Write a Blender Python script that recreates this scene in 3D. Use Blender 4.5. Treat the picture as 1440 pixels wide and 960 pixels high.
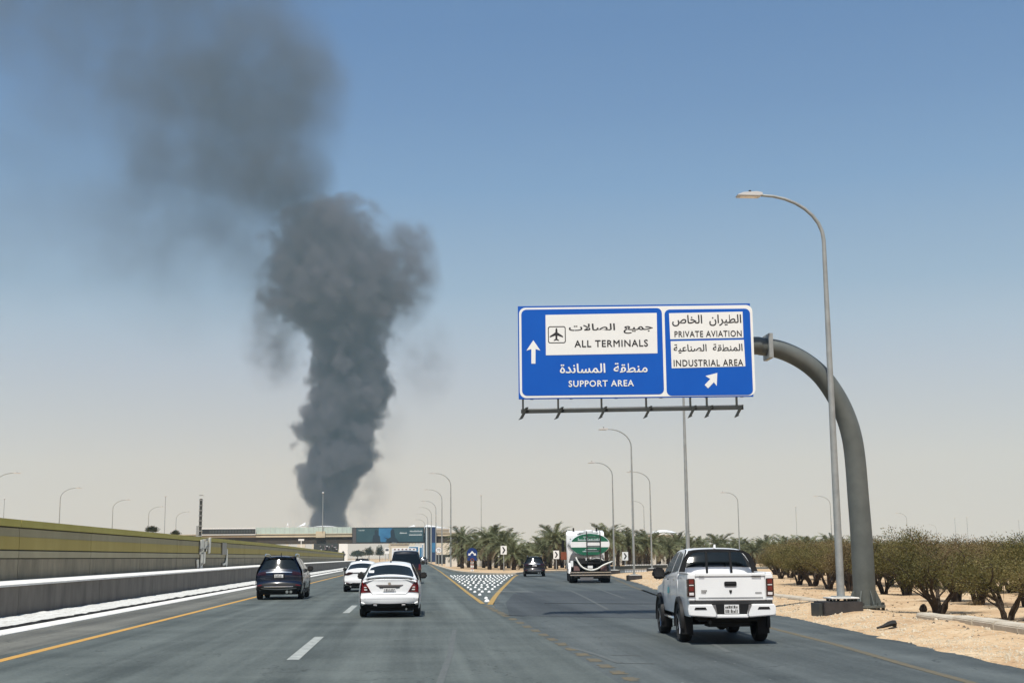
import bpy, bmesh, math, random
from math import radians as R, sin, cos, pi, sqrt, atan2, atan, tan
from mathutils import Vector, Matrix, noise
random.seed(11)
for o in list(bpy.data.objects): bpy.data.objects.remove(o)
scene = bpy.context.scene
col = scene.collection

# ------------------------------------------------------------------ camera
FPX = 1850.0; EYE = 1.6
PITCH = atan((782-480)/FPX); YAW = atan(140/FPX*cos(PITCH)); ROLL = .009
F0 = Vector((sin(YAW)*cos(PITCH), cos(YAW)*cos(PITCH), sin(PITCH)))
R0 = Vector((cos(YAW), -sin(YAW), 0)); U0 = R0.cross(F0)
CR = R0*cos(ROLL) - U0*sin(ROLL); CU = U0*cos(ROLL) + R0*sin(ROLL)
cam_d = bpy.data.cameras.new('camera'); cam = bpy.data.objects.new('camera', cam_d); col.objects.link(cam)
m3 = Matrix((CR, CU, -F0)).transposed()
cam.matrix_world = Matrix.Translation((0, 0, EYE)) @ m3.to_4x4()
cam_d.sensor_width = 36; cam_d.lens = FPX/1440*36; cam_d.clip_start = .1; cam_d.clip_end = 20000
scene.camera = cam

# ------------------------------------------------------------------ sky, sun, exposure
SUN = Vector((-.13, -.44, .87)).normalized()
w = bpy.data.worlds.new('World'); scene.world = w; w.use_nodes = True
nt = w.node_tree; nt.nodes.clear()
sky = nt.nodes.new('ShaderNodeTexSky'); sky.sky_type = 'NISHITA'; sky.sun_disc = False
sky.sun_elevation = math.asin(SUN.z); sky.sun_rotation = atan2(SUN.x, SUN.y)
sky.altitude = 500; sky.air_density = 1.0; sky.dust_density = 1.0; sky.ozone_density = 2.0
# clear sky overhead, fading evenly all round into the dusty band near the horizon (the haze box in front adds the rest)
N_ = nt.nodes.new; L_ = nt.links.new
tcw = N_('ShaderNodeTexCoord'); sx = N_('ShaderNodeSeparateXYZ'); L_(tcw.outputs['Generated'], sx.inputs[0])
BAND = [(0.0, (5.9, 4.1, 2.45)), (0.02, (5.88, 4.1, 2.47)), (0.068, (5.58, 4.04, 2.63)), (0.137, (3.65, 2.98, 2.93)), (0.199, (1.76, 2.09, 2.93)), (0.273, (0.8, 1.46, 2.93)), (0.33, (0.46, 1.05, 2.6)), (0.385, (0.3, 0.86, 2.4)), (1.0, (0.2, 0.6, 1.7))]
fc = N_('ShaderNodeValToRGB'); fc.color_ramp.interpolation = 'LINEAR'
while len(fc.color_ramp.elements) < len(BAND): fc.color_ramp.elements.new(.5)
for e, (p, v) in zip(fc.color_ramp.elements, BAND): e.position = p; e.color = tuple(c/6 for c in v)+(1,)
L_(sx.outputs[2], fc.inputs[0])
up = N_('ShaderNodeMapRange'); up.interpolation_type = 'SMOOTHSTEP'; up.inputs['From Min'].default_value = .36; up.inputs['From Max'].default_value = .8; L_(sx.outputs[2], up.inputs[0])
sc6 = N_('ShaderNodeMixRGB'); sc6.blend_type = 'MULTIPLY'; sc6.inputs[0].default_value = 1; sc6.inputs[2].default_value = (6,6,6,1); L_(fc.outputs[0], sc6.inputs[1])
tint = N_('ShaderNodeMixRGB'); tint.blend_type = 'MULTIPLY'; tint.inputs[0].default_value = 1; tint.inputs[2].default_value = (.62,.74,.80,1); L_(sky.outputs[0], tint.inputs[1])
mixs = N_('ShaderNodeMixRGB'); L_(up.outputs[0], mixs.inputs[0]); L_(sc6.outputs[0], mixs.inputs[1]); L_(tint.outputs[0], mixs.inputs[2])
bg = N_('ShaderNodeBackground'); bg.inputs['Strength'].default_value = .125
wo = N_('ShaderNodeOutputWorld'); L_(mixs.outputs[0], bg.inputs[0]); L_(bg.outputs[0], wo.inputs[0])
sd = bpy.data.lights.new('sun', 'SUN'); sd.energy = 4.8; sd.angle = R(.5); sd.color = (1, .95, .87)
so = bpy.data.objects.new('sun', sd); col.objects.link(so)
so.rotation_euler = SUN.to_track_quat('Z', 'Y').to_euler(); so.location = (0, 0, 60)
scene.view_settings.view_transform = 'Standard'; scene.view_settings.look = 'None'
scene.view_settings.exposure = .25; scene.view_settings.gamma = 1
scene.render.engine = 'CYCLES'
cy = scene.cycles
cy.use_denoising = True; cy.max_bounces = 6; cy.diffuse_bounces = 2; cy.glossy_bounces = 3; cy.transmission_bounces = 6
cy.transparent_max_bounces = 16; cy.volume_bounces = 1; cy.volume_step_rate = .5; cy.volume_max_steps = 512
cy.caustics_reflective = False; cy.caustics_refractive = False

# ------------------------------------------------------------------ helpers
def ray(px, py):
    return (F0 + CR*((px-720)/FPX) + CU*((480-py)/FPX))
def gnd(px, py, z=0.0):            # the place on level z that the line of sight through a pixel meets
    d = ray(px, py); t = (z-EYE)/d.z
    return Vector((d.x*t, d.y*t, z))
def at(px, py, Y):                 # the place at distance Y down the road
    d = ray(px, py); t = Y/d.y
    return Vector((d.x*t, Y, EYE+d.z*t))

def tag(o, label=None, cat=None, group=None, kind=None):
    if label: o['label'] = label
    if cat: o['category'] = cat
    if group: o['group'] = group
    if kind: o['kind'] = kind
    return o
def empty(name, loc=(0, 0, 0), rz=0, label=None, cat=None, group=None, kind=None):
    o = bpy.data.objects.new(name, None); col.objects.link(o)
    o.location = loc; o.rotation_euler = (0, 0, rz); o.empty_display_size = .3
    return tag(o, label, cat, group, kind)
def link(name, me, mat=None, parent=None, loc=(0, 0, 0), rz=0):
    o = bpy.data.objects.new(name, me); col.objects.link(o)
    if mat and not me.materials: me.materials.append(mat)
    o.location = loc; o.rotation_euler = (0, 0, rz); o.parent = parent
    return o
def kids(o): return [c for c in bpy.data.objects if c.parent == o]
def copy_tree(o, parent=None):
    c = o.copy(); col.objects.link(c); c.parent = parent
    for ch in o.children: copy_tree(ch, c)
    return c

class MB:
    def __init__(s): s.v = []; s.f = []; s.xf = None
    def add(s, vs, fs):
        b = len(s.v)
        s.v += [tuple(s.xf @ Vector(p)) if s.xf else tuple(p) for p in vs]
        s.f += [tuple(i+b for i in f) for f in fs]
        return s
    def box(s, x0, x1, y0, y1, z0, z1):
        return s.add([(x0,y0,z0),(x1,y0,z0),(x1,y1,z0),(x0,y1,z0),(x0,y0,z1),(x1,y0,z1),(x1,y1,z1),(x0,y1,z1)],
              [(0,3,2,1),(4,5,6,7),(0,1,5,4),(1,2,6,5),(2,3,7,6),(3,0,4,7)])
    def cbox(s, c, d): return s.box(c[0]-d[0]/2, c[0]+d[0]/2, c[1]-d[1]/2, c[1]+d[1]/2, c[2]-d[2]/2, c[2]+d[2]/2)
    def bar(s, a, b, w, h=None):
        a = Vector(a); b = Vector(b); h = h or w; d = (b-a).normalized()
        u = d.cross(Vector((0,0,1)));  u = u.normalized() if u.length > 1e-4 else Vector((1,0,0)); v = u.cross(d)
        P = [p+u*x*w/2+v*y*h/2 for p in (a, b) for x, y in ((-1,-1),(1,-1),(1,1),(-1,1))]
        return s.add(P, [(3,2,1,0),(4,5,6,7),(0,1,5,4),(1,2,6,5),(2,3,7,6),(3,0,4,7)])
    def tube(s, pts, r, n=10, caps=True, closed=False):
        pts = [Vector(p) for p in pts]; rs = r if isinstance(r, (list, tuple)) else [r]*len(pts)
        vs = []; fs = []; u = None; k = len(pts)
        for i, p in enumerate(pts):
            d = (pts[min(i+1, k-1)]-pts[max(i-1, 0)]).normalized()
            if u is None:
                u = d.cross(Vector((0,0,1))); u = u.normalized() if u.length > 1e-3 else Vector((1,0,0))
            else: u = (u-d*u.dot(d)).normalized()
            v = d.cross(u)
            for j in range(n):
                a = 2*pi*j/n; vs.append(p+(u*cos(a)+v*sin(a))*rs[i])
        for i in range(k-1):
            for j in range(n): fs.append((i*n+j, i*n+(j+1)%n, (i+1)*n+(j+1)%n, (i+1)*n+j))
        if caps: fs += [tuple(range(n))[::-1], tuple(range((k-1)*n, k*n))]
        return s.add(vs, fs)
    def cyl(s, a, b, r, r2=None, n=16): return s.tube([a, b], [r, r if r2 is None else r2], n)
    def lathe(s, prof, axis='x', n=28, c=(0,0,0), closed=True):     # prof: (radius, along)
        vs = []; k = len(prof)
        for i in range(n):
            a = 2*pi*i/n
            for r, t in prof:
                if axis == 'x': vs.append((c[0]+t, c[1]+r*cos(a), c[2]+r*sin(a)))
                elif axis == 'y': vs.append((c[0]+r*cos(a), c[1]+t, c[2]+r*sin(a)))
                else: vs.append((c[0]+r*cos(a), c[1]+r*sin(a), c[2]+t))
        fs = []
        for i in range(n):
            for j in range(k-1): fs.append((i*k+j, ((i+1)%n)*k+j, ((i+1)%n)*k+j+1, i*k+j+1))
        return s.add(vs, fs)
    def prism(s, poly, y0, y1):              # poly in (x,z), pushed along y
        n = len(poly)
        return s.add([(x,y0,z) for x,z in poly]+[(x,y1,z) for x,z in poly],
                     [tuple(range(n))[::-1], tuple(range(n,2*n))]+[(i,(i+1)%n,n+(i+1)%n,n+i) for i in range(n)])
    def prism_x(s, poly, x0, x1):            # poly in (y,z)
        n = len(poly)
        return s.add([(x0,y,z) for y,z in poly]+[(x1,y,z) for y,z in poly],
                     [tuple(range(n))[::-1], tuple(range(n,2*n))]+[(i,(i+1)%n,n+(i+1)%n,n+i) for i in range(n)])
    def prism_z(s, poly, z0, z1):
        n = len(poly)
        return s.add([(x,y,z0) for x,y in poly]+[(x,y,z1) for x,y in poly],
                     [tuple(range(n))[::-1], tuple(range(n,2*n))]+[(i,(i+1)%n,n+(i+1)%n,n+i) for i in range(n)])
    def mesh(s, name, mat, smooth=False, bevel=0, fix=True):
        me = bpy.data.meshes.new(name); me.from_pydata(s.v, [], s.f)
        if fix or bevel:
            bm = bmesh.new(); bm.from_mesh(me)
            if bevel:
                bmesh.ops.bevel(bm, geom=[e for e in bm.edges if len(e.link_faces) == 2 and e.calc_face_angle(0) > .6],
                                offset=bevel, segments=2, affect='EDGES', clamp_overlap=True)
            if fix: bmesh.ops.recalc_face_normals(bm, faces=bm.faces)
            bm.to_mesh(me); bm.free()
        me.materials.append(mat)
        if smooth: soft(me, smooth if isinstance(smooth, float) else 40)
        return me
    def build(s, name, mat, parent=None, smooth=False, bevel=0, loc=(0,0,0), rz=0, fix=True):
        return link(name, s.mesh(name, mat, smooth, bevel, fix), None, parent, loc, rz)
def soft(me, deg=40):
    me.polygons.foreach_set('use_smooth', [True]*len(me.polygons))
    me.set_sharp_from_angle(angle=R(deg))

# ------------------------------------------------------------------ materials
def mat(name, color, rough=.6, metal=0, spec=.5, var=0, vscale=3.0, color2=None, bump=0, bscale=30, coat=0, det=4, emit=None, stretch=None, alpha=None):
    m = bpy.data.materials.new(name); m.use_nodes = True; t = m.node_tree; b = t.nodes['Principled BSDF']
    c4 = tuple(color)+(1,)
    b.inputs['Base Color'].default_value = c4; b.inputs['Roughness'].default_value = rough; b.inputs['Metallic'].default_value = metal
    b.inputs['Specular IOR Level'].default_value = spec; b.inputs['Coat Weight'].default_value = coat; b.inputs['Coat Roughness'].default_value = .05
    tc = t.nodes.new('ShaderNodeTexCoord')
    src = tc.outputs['Object']
    if stretch:
        mp = t.nodes.new('ShaderNodeMapping'); mp.inputs['Scale'].default_value = stretch; t.links.new(src, mp.inputs[0]); src = mp.outputs[0]
    if var or color2:
        n = t.nodes.new('ShaderNodeTexNoise'); n.inputs['Scale'].default_value = vscale; n.inputs['Detail'].default_value = det; n.inputs['Roughness'].default_value = .65
        t.links.new(src, n.inputs['Vector'])
        cr = t.nodes.new('ShaderNodeValToRGB'); cr.color_ramp.elements[0].position = .3; cr.color_ramp.elements[1].position = .7
        if color2: a, c = color, color2
        else: a = [x*(1-var) for x in color]; c = [min(1, x*(1+var)) for x in color]
        cr.color_ramp.elements[0].color = tuple(a)+(1,); cr.color_ramp.elements[1].color = tuple(c)+(1,)
        t.links.new(n.outputs[0], cr.inputs[0]); t.links.new(cr.outputs[0], b.inputs['Base Color'])
    if bump:
        n2 = t.nodes.new('ShaderNodeTexNoise'); n2.inputs['Scale'].default_value = bscale; n2.inputs['Detail'].default_value = 3
        t.links.new(src, n2.inputs['Vector'])
        bp = t.nodes.new('ShaderNodeBump'); bp.inputs['Strength'].default_value = bump; bp.inputs['Distance'].default_value = .03
        t.links.new(n2.outputs[0], bp.inputs['Height']); t.links.new(bp.outputs[0], b.inputs['Normal'])
    return m

M = {}
M['white_paint'] = mat('white_paint', (.86,.87,.86), .28, coat=.6, var=.03, vscale=2)
M['navy_paint'] = mat('navy_paint', (.004,.009,.024), .22, coat=.7, metal=.0)
M['black_paint'] = mat('black_paint', (.006,.006,.008), .25, coat=.5)
M['grey_paint'] = mat('grey_paint', (.07,.07,.075), .35, coat=.4)
M['black_plastic'] = mat('black_plastic', (.009,.009,.0095), .6, spec=.3)
M['rubber'] = mat('rubber', (.016,.016,.016), .85, bump=.3, bscale=40)
M['underbody'] = mat('underbody', (.012,.012,.012), .9)
M['glass'] = mat('dark_glass', (.008,.011,.012), .08, spec=.45, coat=.0)
M['chrome'] = mat('chrome', (.75,.76,.76), .16, metal=1)
M['alloy'] = mat('alloy', (.35,.36,.37), .35, metal=.9)
M['red_lens'] = mat('red_lens', (.14,.005,.007), .15, coat=.6)
M['dark_red_lens'] = mat('dark_red_lens', (.025,.004,.005), .2, coat=.4)
M['clear_lens'] = mat('clear_lens', (.75,.72,.7), .15, coat=.8)
M['plate'] = mat('plate_white', (.78,.78,.76), .5)
M['ink'] = mat('black_ink', (.015,.015,.015), .5)
M['steel'] = mat('galvanised_steel', (.33,.35,.34), .5, metal=.35, var=.18, vscale=2.5, bump=.05, bscale=20)
M['column_steel'] = mat('column_steel', (.088,.10,.092), .5, metal=.15, color2=(.135,.148,.138), vscale=1.6, det=8, bump=.12, bscale=25)
M['dark_steel'] = mat('dark_steel', (.05,.055,.05), .6, metal=.3, var=.2)
M['concrete'] = mat('concrete', (.34,.31,.26), .9, color2=(.46,.42,.35), vscale=1.5, det=8, bump=.3, bscale=15)
M['kerb_stone'] = mat('kerb_concrete', (.38,.33,.25), .92, color2=(.55,.49,.39), vscale=1.2, det=8, bump=.4, bscale=18)
M['white_kerb'] = mat('white_kerb', (.62,.6,.54), .85, color2=(.85,.84,.8), vscale=1.1, det=8, bump=.3, bscale=12)
M['bitumen_and_shade'] = mat('bitumen_shade_black', (.022,.02,.02), .8, color2=(.05,.045,.042), vscale=3, det=6, bump=.3, bscale=10)  # bitumen on the plinths; also the painted shade along the rubble edge
M['yellow_line'] = mat('yellow_line', (.55,.30,.06), .8, color2=(.42,.24,.06), vscale=2.2, det=8, bump=.1)
M['white_line'] = mat('white_line', (.42,.44,.41), .8, color2=(.2,.215,.2), vscale=5, det=8)
M['stud'] = mat('stud_white', (.85,.85,.82), .4)
M['sign_blue'] = mat('sign_blue', (.0,.085,.44), .5, spec=.3, color2=(.0,.095,.47), vscale=1.2)
M['sign_white'] = mat('sign_white', (.80,.81,.78), .45, var=.03, vscale=.8)
M['sign_red'] = mat('sign_red', (.5,.02,.02), .5)
M['white_roof'] = mat('white_roof', (.85,.85,.83), .6)
M['cream'] = mat('cream_render', (.62,.55,.42), .85, var=.08, vscale=.05)
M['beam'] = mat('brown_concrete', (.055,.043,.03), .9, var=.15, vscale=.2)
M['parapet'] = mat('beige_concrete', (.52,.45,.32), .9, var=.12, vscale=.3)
M['teal_print'] = mat('teal_print', (.02,.06,.075), .4, color2=(.035,.09,.11), vscale=.15)
M['blue_print'] = mat('blue_print', (.05,.21,.38), .4, color2=(.02,.12,.26), vscale=.3)
M['print_white'] = mat('print_white', (.55,.62,.64), .5)
M['print_dark'] = mat('print_dark', (.012,.03,.045), .5)
M['fence_panel'] = mat('pale_green_panel', (.45,.55,.50), .3, var=.12, vscale=.4)
M['tank_green'] = mat('tank_green', (.0,.12,.065), .35, coat=.4, var=.08)
M['hose'] = mat('hose_white', (.72,.72,.66), .6, var=.1, vscale=4)
M['bark'] = mat('bark', (.03,.022,.016), .95, color2=(.065,.048,.034), vscale=7, bump=.6, bscale=20)
M['palm_bark'] = mat('palm_bark', (.03,.023,.016), .95, color2=(.09,.065,.045), vscale=6, bump=.6, bscale=12)
M['orange'] = mat('brown_orange', (.25,.07,.03), .6)

def foliage(name, stops, rough=.6, scale=1.2):
    m = bpy.data.materials.new(name); m.use_nodes = True; t = m.node_tree; b = t.nodes['Principled BSDF']
    b.inputs['Roughness'].default_value = rough; b.inputs['Specular IOR Level'].default_value = .25
    geo = t.nodes.new('ShaderNodeNewGeometry'); tc = t.nodes.new('ShaderNodeTexCoord'); oi = t.nodes.new('ShaderNodeObjectInfo')
    n = t.nodes.new('ShaderNodeTexNoise'); n.inputs['Scale'].default_value = scale; n.inputs['Detail'].default_value = 5
    t.links.new(tc.outputs['Object'], n.inputs['Vector'])
    ad = t.nodes.new('ShaderNodeMath'); ad.operation = 'MULTIPLY_ADD'; ad.inputs[1].default_value = .35
    t.links.new(geo.outputs['Random Per Island'], ad.inputs[0])
    ad2 = t.nodes.new('ShaderNodeMath'); ad2.operation = 'MULTIPLY_ADD'; ad2.inputs[1].default_value = .22
    t.links.new(oi.outputs['Random'], ad2.inputs[0])
    sb = t.nodes.new('ShaderNodeMath'); sb.operation = 'SUBTRACT'; sb.inputs[1].default_value = .28
    t.links.new(n.outputs[0], sb.inputs[0]); t.links.new(sb.outputs[0], ad2.inputs[2]); t.links.new(ad2.outputs[0], ad.inputs[2])
    cr = t.nodes.new('ShaderNodeValToRGB')
    while len(cr.color_ramp.elements) < len(stops): cr.color_ramp.elements.new(.5)
    for e, (p, c) in zip(cr.color_ramp.elements, stops): e.position = p; e.color = tuple(c)+(1,)
    t.links.new(ad.outputs[0], cr.inputs[0]); t.links.new(cr.outputs[0], b.inputs['Base Color'])
    tr = t.nodes.new('ShaderNodeBsdfTranslucent'); t.links.new(cr.outputs[0], tr.inputs[0])
    mx = t.nodes.new('ShaderNodeMixShader'); mx.inputs[0].default_value = .25
    t.links.new(b.outputs[0], mx.inputs[1]); t.links.new(tr.outputs[0], mx.inputs[2]); t.links.new(mx.outputs[0], t.nodes['Material Output'].inputs[0])
    return m
M['shrub_leaf'] = foliage('shrub_leaf', [(0,(.04,.04,.013)),(.3,(.09,.085,.026)),(.55,(.16,.14,.045)),(.8,(.25,.19,.08)),(1,(.36,.26,.12))], scale=.9)
M['shrub_leaf_dry'] = foliage('shrub_leaf_dry', [(0,(.075,.055,.024)),(.4,(.16,.12,.055)),(.7,(.25,.185,.09)),(1,(.36,.27,.14))])
M['frond'] = foliage('palm_frond', [(0,(.06,.07,.035)),(.4,(.13,.145,.07)),(.7,(.23,.24,.13)),(1,(.42,.40,.25))])
M['frond_dry'] = foliage('palm_frond_dry', [(0,(.14,.11,.06)),(.5,(.25,.2,.12)),(1,(.36,.3,.19))])
M['far_leaf'] = foliage('far_leaf', [(0,(.03,.04,.02)),(.5,(.07,.08,.04)),(1,(.13,.13,.07))])

def asphalt(name, c0, c1, tracks=True):
    m = bpy.data.materials.new(name); m.use_nodes = True; t = m.node_tree; b = t.nodes['Principled BSDF']
    N = t.nodes.new; L = t.links.new
    tc = N('ShaderNodeTexCoord')
    def nz(scale, det, mp=None, rough=.6):
        n = N('ShaderNodeTexNoise'); n.inputs['Scale'].default_value = scale; n.inputs['Detail'].default_value = det; n.inputs['Roughness'].default_value = rough
        if mp:
            q = N('ShaderNodeMapping'); q.inputs['Scale'].default_value = mp; L(tc.outputs['Object'], q.inputs[0]); L(q.outputs[0], n.inputs['Vector'])
        else: L(tc.outputs['Object'], n.inputs['Vector'])
        return n.outputs[0]
    big = nz(.35, 6); streak = nz(1.0, 5, (1.6, .035, 1)); fine = nz(14, 6, None, .8); cross = nz(1.0, 4, (.12, .5, 1))
    def ma(op, a, b_):
        q = N('ShaderNodeMath'); q.operation = op
        for i, x in enumerate((a, b_)):
            if isinstance(x, (int, float)): q.inputs[i].default_value = x
            else: L(x, q.inputs[i])
        return q.outputs[0]
    f = ma('ADD', ma('MULTIPLY', big, .32), ma('MULTIPLY', streak, .55)); f = ma('ADD', f, ma('MULTIPLY', fine, .6)); f = ma('ADD', f, ma('MULTIPLY', cross, .22))
    # paler wheel tracks worn into each lane
    sxyz = N('ShaderNodeSeparateXYZ'); L(tc.outputs['Object'], sxyz.inputs[0])
    tr = ma('COSINE', ma('MULTIPLY', ma('ADD', sxyz.outputs[0], -1.15), 2*pi/2.15), 0)
    f = ma('ADD', f, ma('MULTIPLY', tr, .028 if tracks else .018))
    cr = N('ShaderNodeValToRGB'); e = cr.color_ramp.elements; e[0].position = .70; e[1].position = 1.0
    e[0].color = tuple(c*.82 for c in c0)+(1,); e[1].color = tuple(c*1.22 for c in c1)+(1,); L(f, cr.inputs[0])
    # hairline cracks in patches
    vc = N('ShaderNodeTexVoronoi'); vc.feature = 'DISTANCE_TO_EDGE'; vc.inputs['Scale'].default_value = .42
    wn = N('ShaderNodeTexNoise'); wn.inputs['Scale'].default_value = 1.3; wn.inputs['Detail'].default_value = 4; L(tc.outputs['Object'], wn.inputs['Vector'])
    va = N('ShaderNodeVectorMath'); va.operation = 'MULTIPLY_ADD'; va.inputs[1].default_value = (1.6,1.6,0); L(wn.outputs['Color'], va.inputs[0]); L(tc.outputs['Object'], va.inputs[2]); L(va.outputs[0], vc.inputs['Vector'])
    ck = ma('MULTIPLY', ma('LESS_THAN', vc.outputs['Distance'], .006), ma('GREATER_THAN', big, .52))
    mc = N('ShaderNodeMixRGB'); mc.inputs[2].default_value = (.018,.02,.019,1); L(ma('MULTIPLY', ck, .6), mc.inputs[0]); L(cr.outputs[0], mc.inputs[1]); cr = mc
    # small pale chips and dark spots
    v = N('ShaderNodeTexVoronoi'); v.inputs['Scale'].default_value = 1.6; L(tc.outputs['Object'], v.inputs['Vector'])
    lt = ma('LESS_THAN', v.outputs['Distance'], .035)
    mx = N('ShaderNodeMixRGB'); mx.inputs[2].default_value = (.3,.3,.27,1); L(ma('MULTIPLY', lt, .6), mx.inputs[0]); L(cr.outputs[0], mx.inputs[1])
    L(mx.outputs[0], b.inputs['Base Color'])
    b.inputs['Roughness'].default_value = .72; b.inputs['Specular IOR Level'].default_value = .35
    bp = N('ShaderNodeBump'); bp.inputs['Strength'].default_value = .35; bp.inputs['Distance'].default_value = .01; L(fine, bp.inputs['Height']); L(bp.outputs[0], b.inputs['Normal'])
    return m
M['asphalt'] = asphalt('asphalt', (.056,.067,.061), (.102,.117,.107))
M['asphalt_ramp'] = asphalt('asphalt_ramp', (.045,.054,.052), (.088,.1,.096))
M['asphalt_new'] = asphalt('asphalt_new', (.038,.044,.046), (.056,.063,.064))

def sand(name, cs, scale=.25, bump=.5):
    m = bpy.data.materials.new(name); m.use_nodes = True; t = m.node_tree; b = t.nodes['Principled BSDF']
    N = t.nodes.new; L = t.links.new; tc = N('ShaderNodeTexCoord')
    n = N('ShaderNodeTexNoise'); n.inputs['Scale'].default_value = scale; n.inputs['Detail'].default_value = 9; n.inputs['Roughness'].default_value = .68; L(tc.outputs['Object'], n.inputs['Vector'])
    cr = N('ShaderNodeValToRGB')
    while len(cr.color_ramp.elements) < len(cs): cr.color_ramp.elements.new(.5)
    for i, (e, c) in enumerate(zip(cr.color_ramp.elements, cs)): e.position = .3+.4*i/(len(cs)-1); e.color = tuple(c)+(1,)
    L(n.outputs[0], cr.inputs[0])
    n2 = N('ShaderNodeTexNoise'); n2.inputs['Scale'].default_value = 9; n2.inputs['Detail'].default_value = 4; L(tc.outputs['Object'], n2.inputs['Vector'])
    cr2 = N('ShaderNodeValToRGB'); cr2.color_ramp.elements[0].position = .34; cr2.color_ramp.elements[0].color = (.55,.5,.42,1); cr2.color_ramp.elements[1].position = .46; cr2.color_ramp.elements[1].color = (1,1,1,1)
    L(n2.outputs[0], cr2.inputs[0])
    mx = N('ShaderNodeMixRGB'); mx.blend_type = 'MULTIPLY'; mx.inputs[0].default_value = .7; L(cr.outputs[0], mx.inputs[1]); L(cr2.outputs[0], mx.inputs[2])
    L(mx.outputs[0], b.inputs['Base Color']); b.inputs['Roughness'].default_value = .95; b.inputs['Specular IOR Level'].default_value = .1
    bp = N('ShaderNodeBump'); bp.inputs['Strength'].default_value = bump; bp.inputs['Distance'].default_value = .05; L(n2.outputs[0], bp.inputs['Height']); L(bp.outputs[0], b.inputs['Normal'])
    return m
M['sand'] = sand('sand', [(.40,.26,.15),(.52,.37,.22),(.60,.46,.30)])
M['verge'] = sand('verge_sand', [(.40,.26,.15),(.53,.38,.23),(.62,.49,.33)], .6, .8)
M['white_gravel'] = sand('white_gravel', [(.46,.46,.43),(.60,.60,.57),(.72,.72,.69)], 2.5, .9)
M['gravel_stone'] = mat('gravel_stone', (.40,.33,.23), .95, color2=(.62,.54,.40), vscale=2.5)

M['worn_yellow'] = mat('worn_yellow', (.15,.11,.05), .85, color2=(.08,.086,.074), vscale=6, det=9)
M['road_black'] = mat('road_black', (.014,.014,.015), .7)
M['scuff'] = mat('scuff', (.075,.085,.08), .8, color2=(.115,.125,.12), vscale=5, det=8)
def wallmat(name, c, c2, vs=.6): return mat(name, c, .9, color2=c2, vscale=vs, det=9, bump=.15, bscale=8, stretch=(1,1,.35))
M['low_wall'] = wallmat('low_wall', (.09,.08,.066), (.185,.163,.135), 1.1)
M['w_conc'] = wallmat('w_conc', (.155,.135,.09), (.29,.25,.17), 1.1)
M['w_groove'] = mat('w_groove', (.06,.055,.03), .9)
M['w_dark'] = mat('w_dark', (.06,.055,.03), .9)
M['w_khaki'] = wallmat('w_khaki', (.30,.265,.165), (.37,.33,.21))
M['w_khaki2'] = wallmat('w_khaki2', (.25,.22,.125), (.31,.275,.165))
M['w_yellow'] = wallmat('w_yellow', (.32,.25,.06), (.39,.31,.09))
M['w_cap'] = wallmat('w_cap', (.37,.315,.07), (.44,.385,.10))
M['rel_pale'] = mat('rel_pale', (.72,.69,.58), .8, var=.08)
M['rel_grey'] = mat('rel_grey', (.30,.28,.23), .8, var=.1)
M['lamp_head'] = mat('lamp_head', (.62,.62,.6), .4, metal=.2)
M['dark_concrete'] = mat('dark_concrete', (.05,.048,.042), .9, var=.3)
M['cell'] = mat('cell', (.05,.055,.05), .4)
M['mauve'] = mat('mauve', (.16,.13,.14), .9)
M['navy_print'] = mat('navy_print', (.01,.03,.09), .4)
M['sign_navy'] = mat('sign_navy', (.005,.03,.15), .45)
M['pale_red'] = mat('pale_red', (.4,.2,.17), .5)
M['screen'] = mat('screen', (.02,.022,.024), .7)
M['pale_wall'] = mat('pale_wall', (.68,.64,.56), .9, var=.08, vscale=.5)
M['glass_mirror'] = mat('mirror_glass', (.02,.022,.024), .1, spec=.4)
M['gap'] = mat('panel_gap', (.02,.02,.02), .7)
M['gap2'] = mat('panel_crease', (.32,.33,.33), .5)
M['teal_sticker'] = mat('teal_sticker', (.10,.42,.45), .5)
M['dull_red'] = mat('dull_red', (.10,.055,.05), .5)
M['dull_red2'] = mat('dull_red2', (.22,.13,.12), .4)
M['dark_chrome'] = mat('dark_chrome', (.3,.3,.31), .3, metal=.9)

M['dusty_shoulder'] = asphalt('dusty_shoulder', (.085,.085,.072), (.15,.148,.125))

M['gore_yellow'] = mat('gore_yellow', (.42,.26,.07), .85, color2=(.27,.19,.07), vscale=3, det=8)
M['dark_pebble'] = mat('dark_pebble', (.07,.055,.04), .95, color2=(.2,.16,.11), vscale=4)
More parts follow.
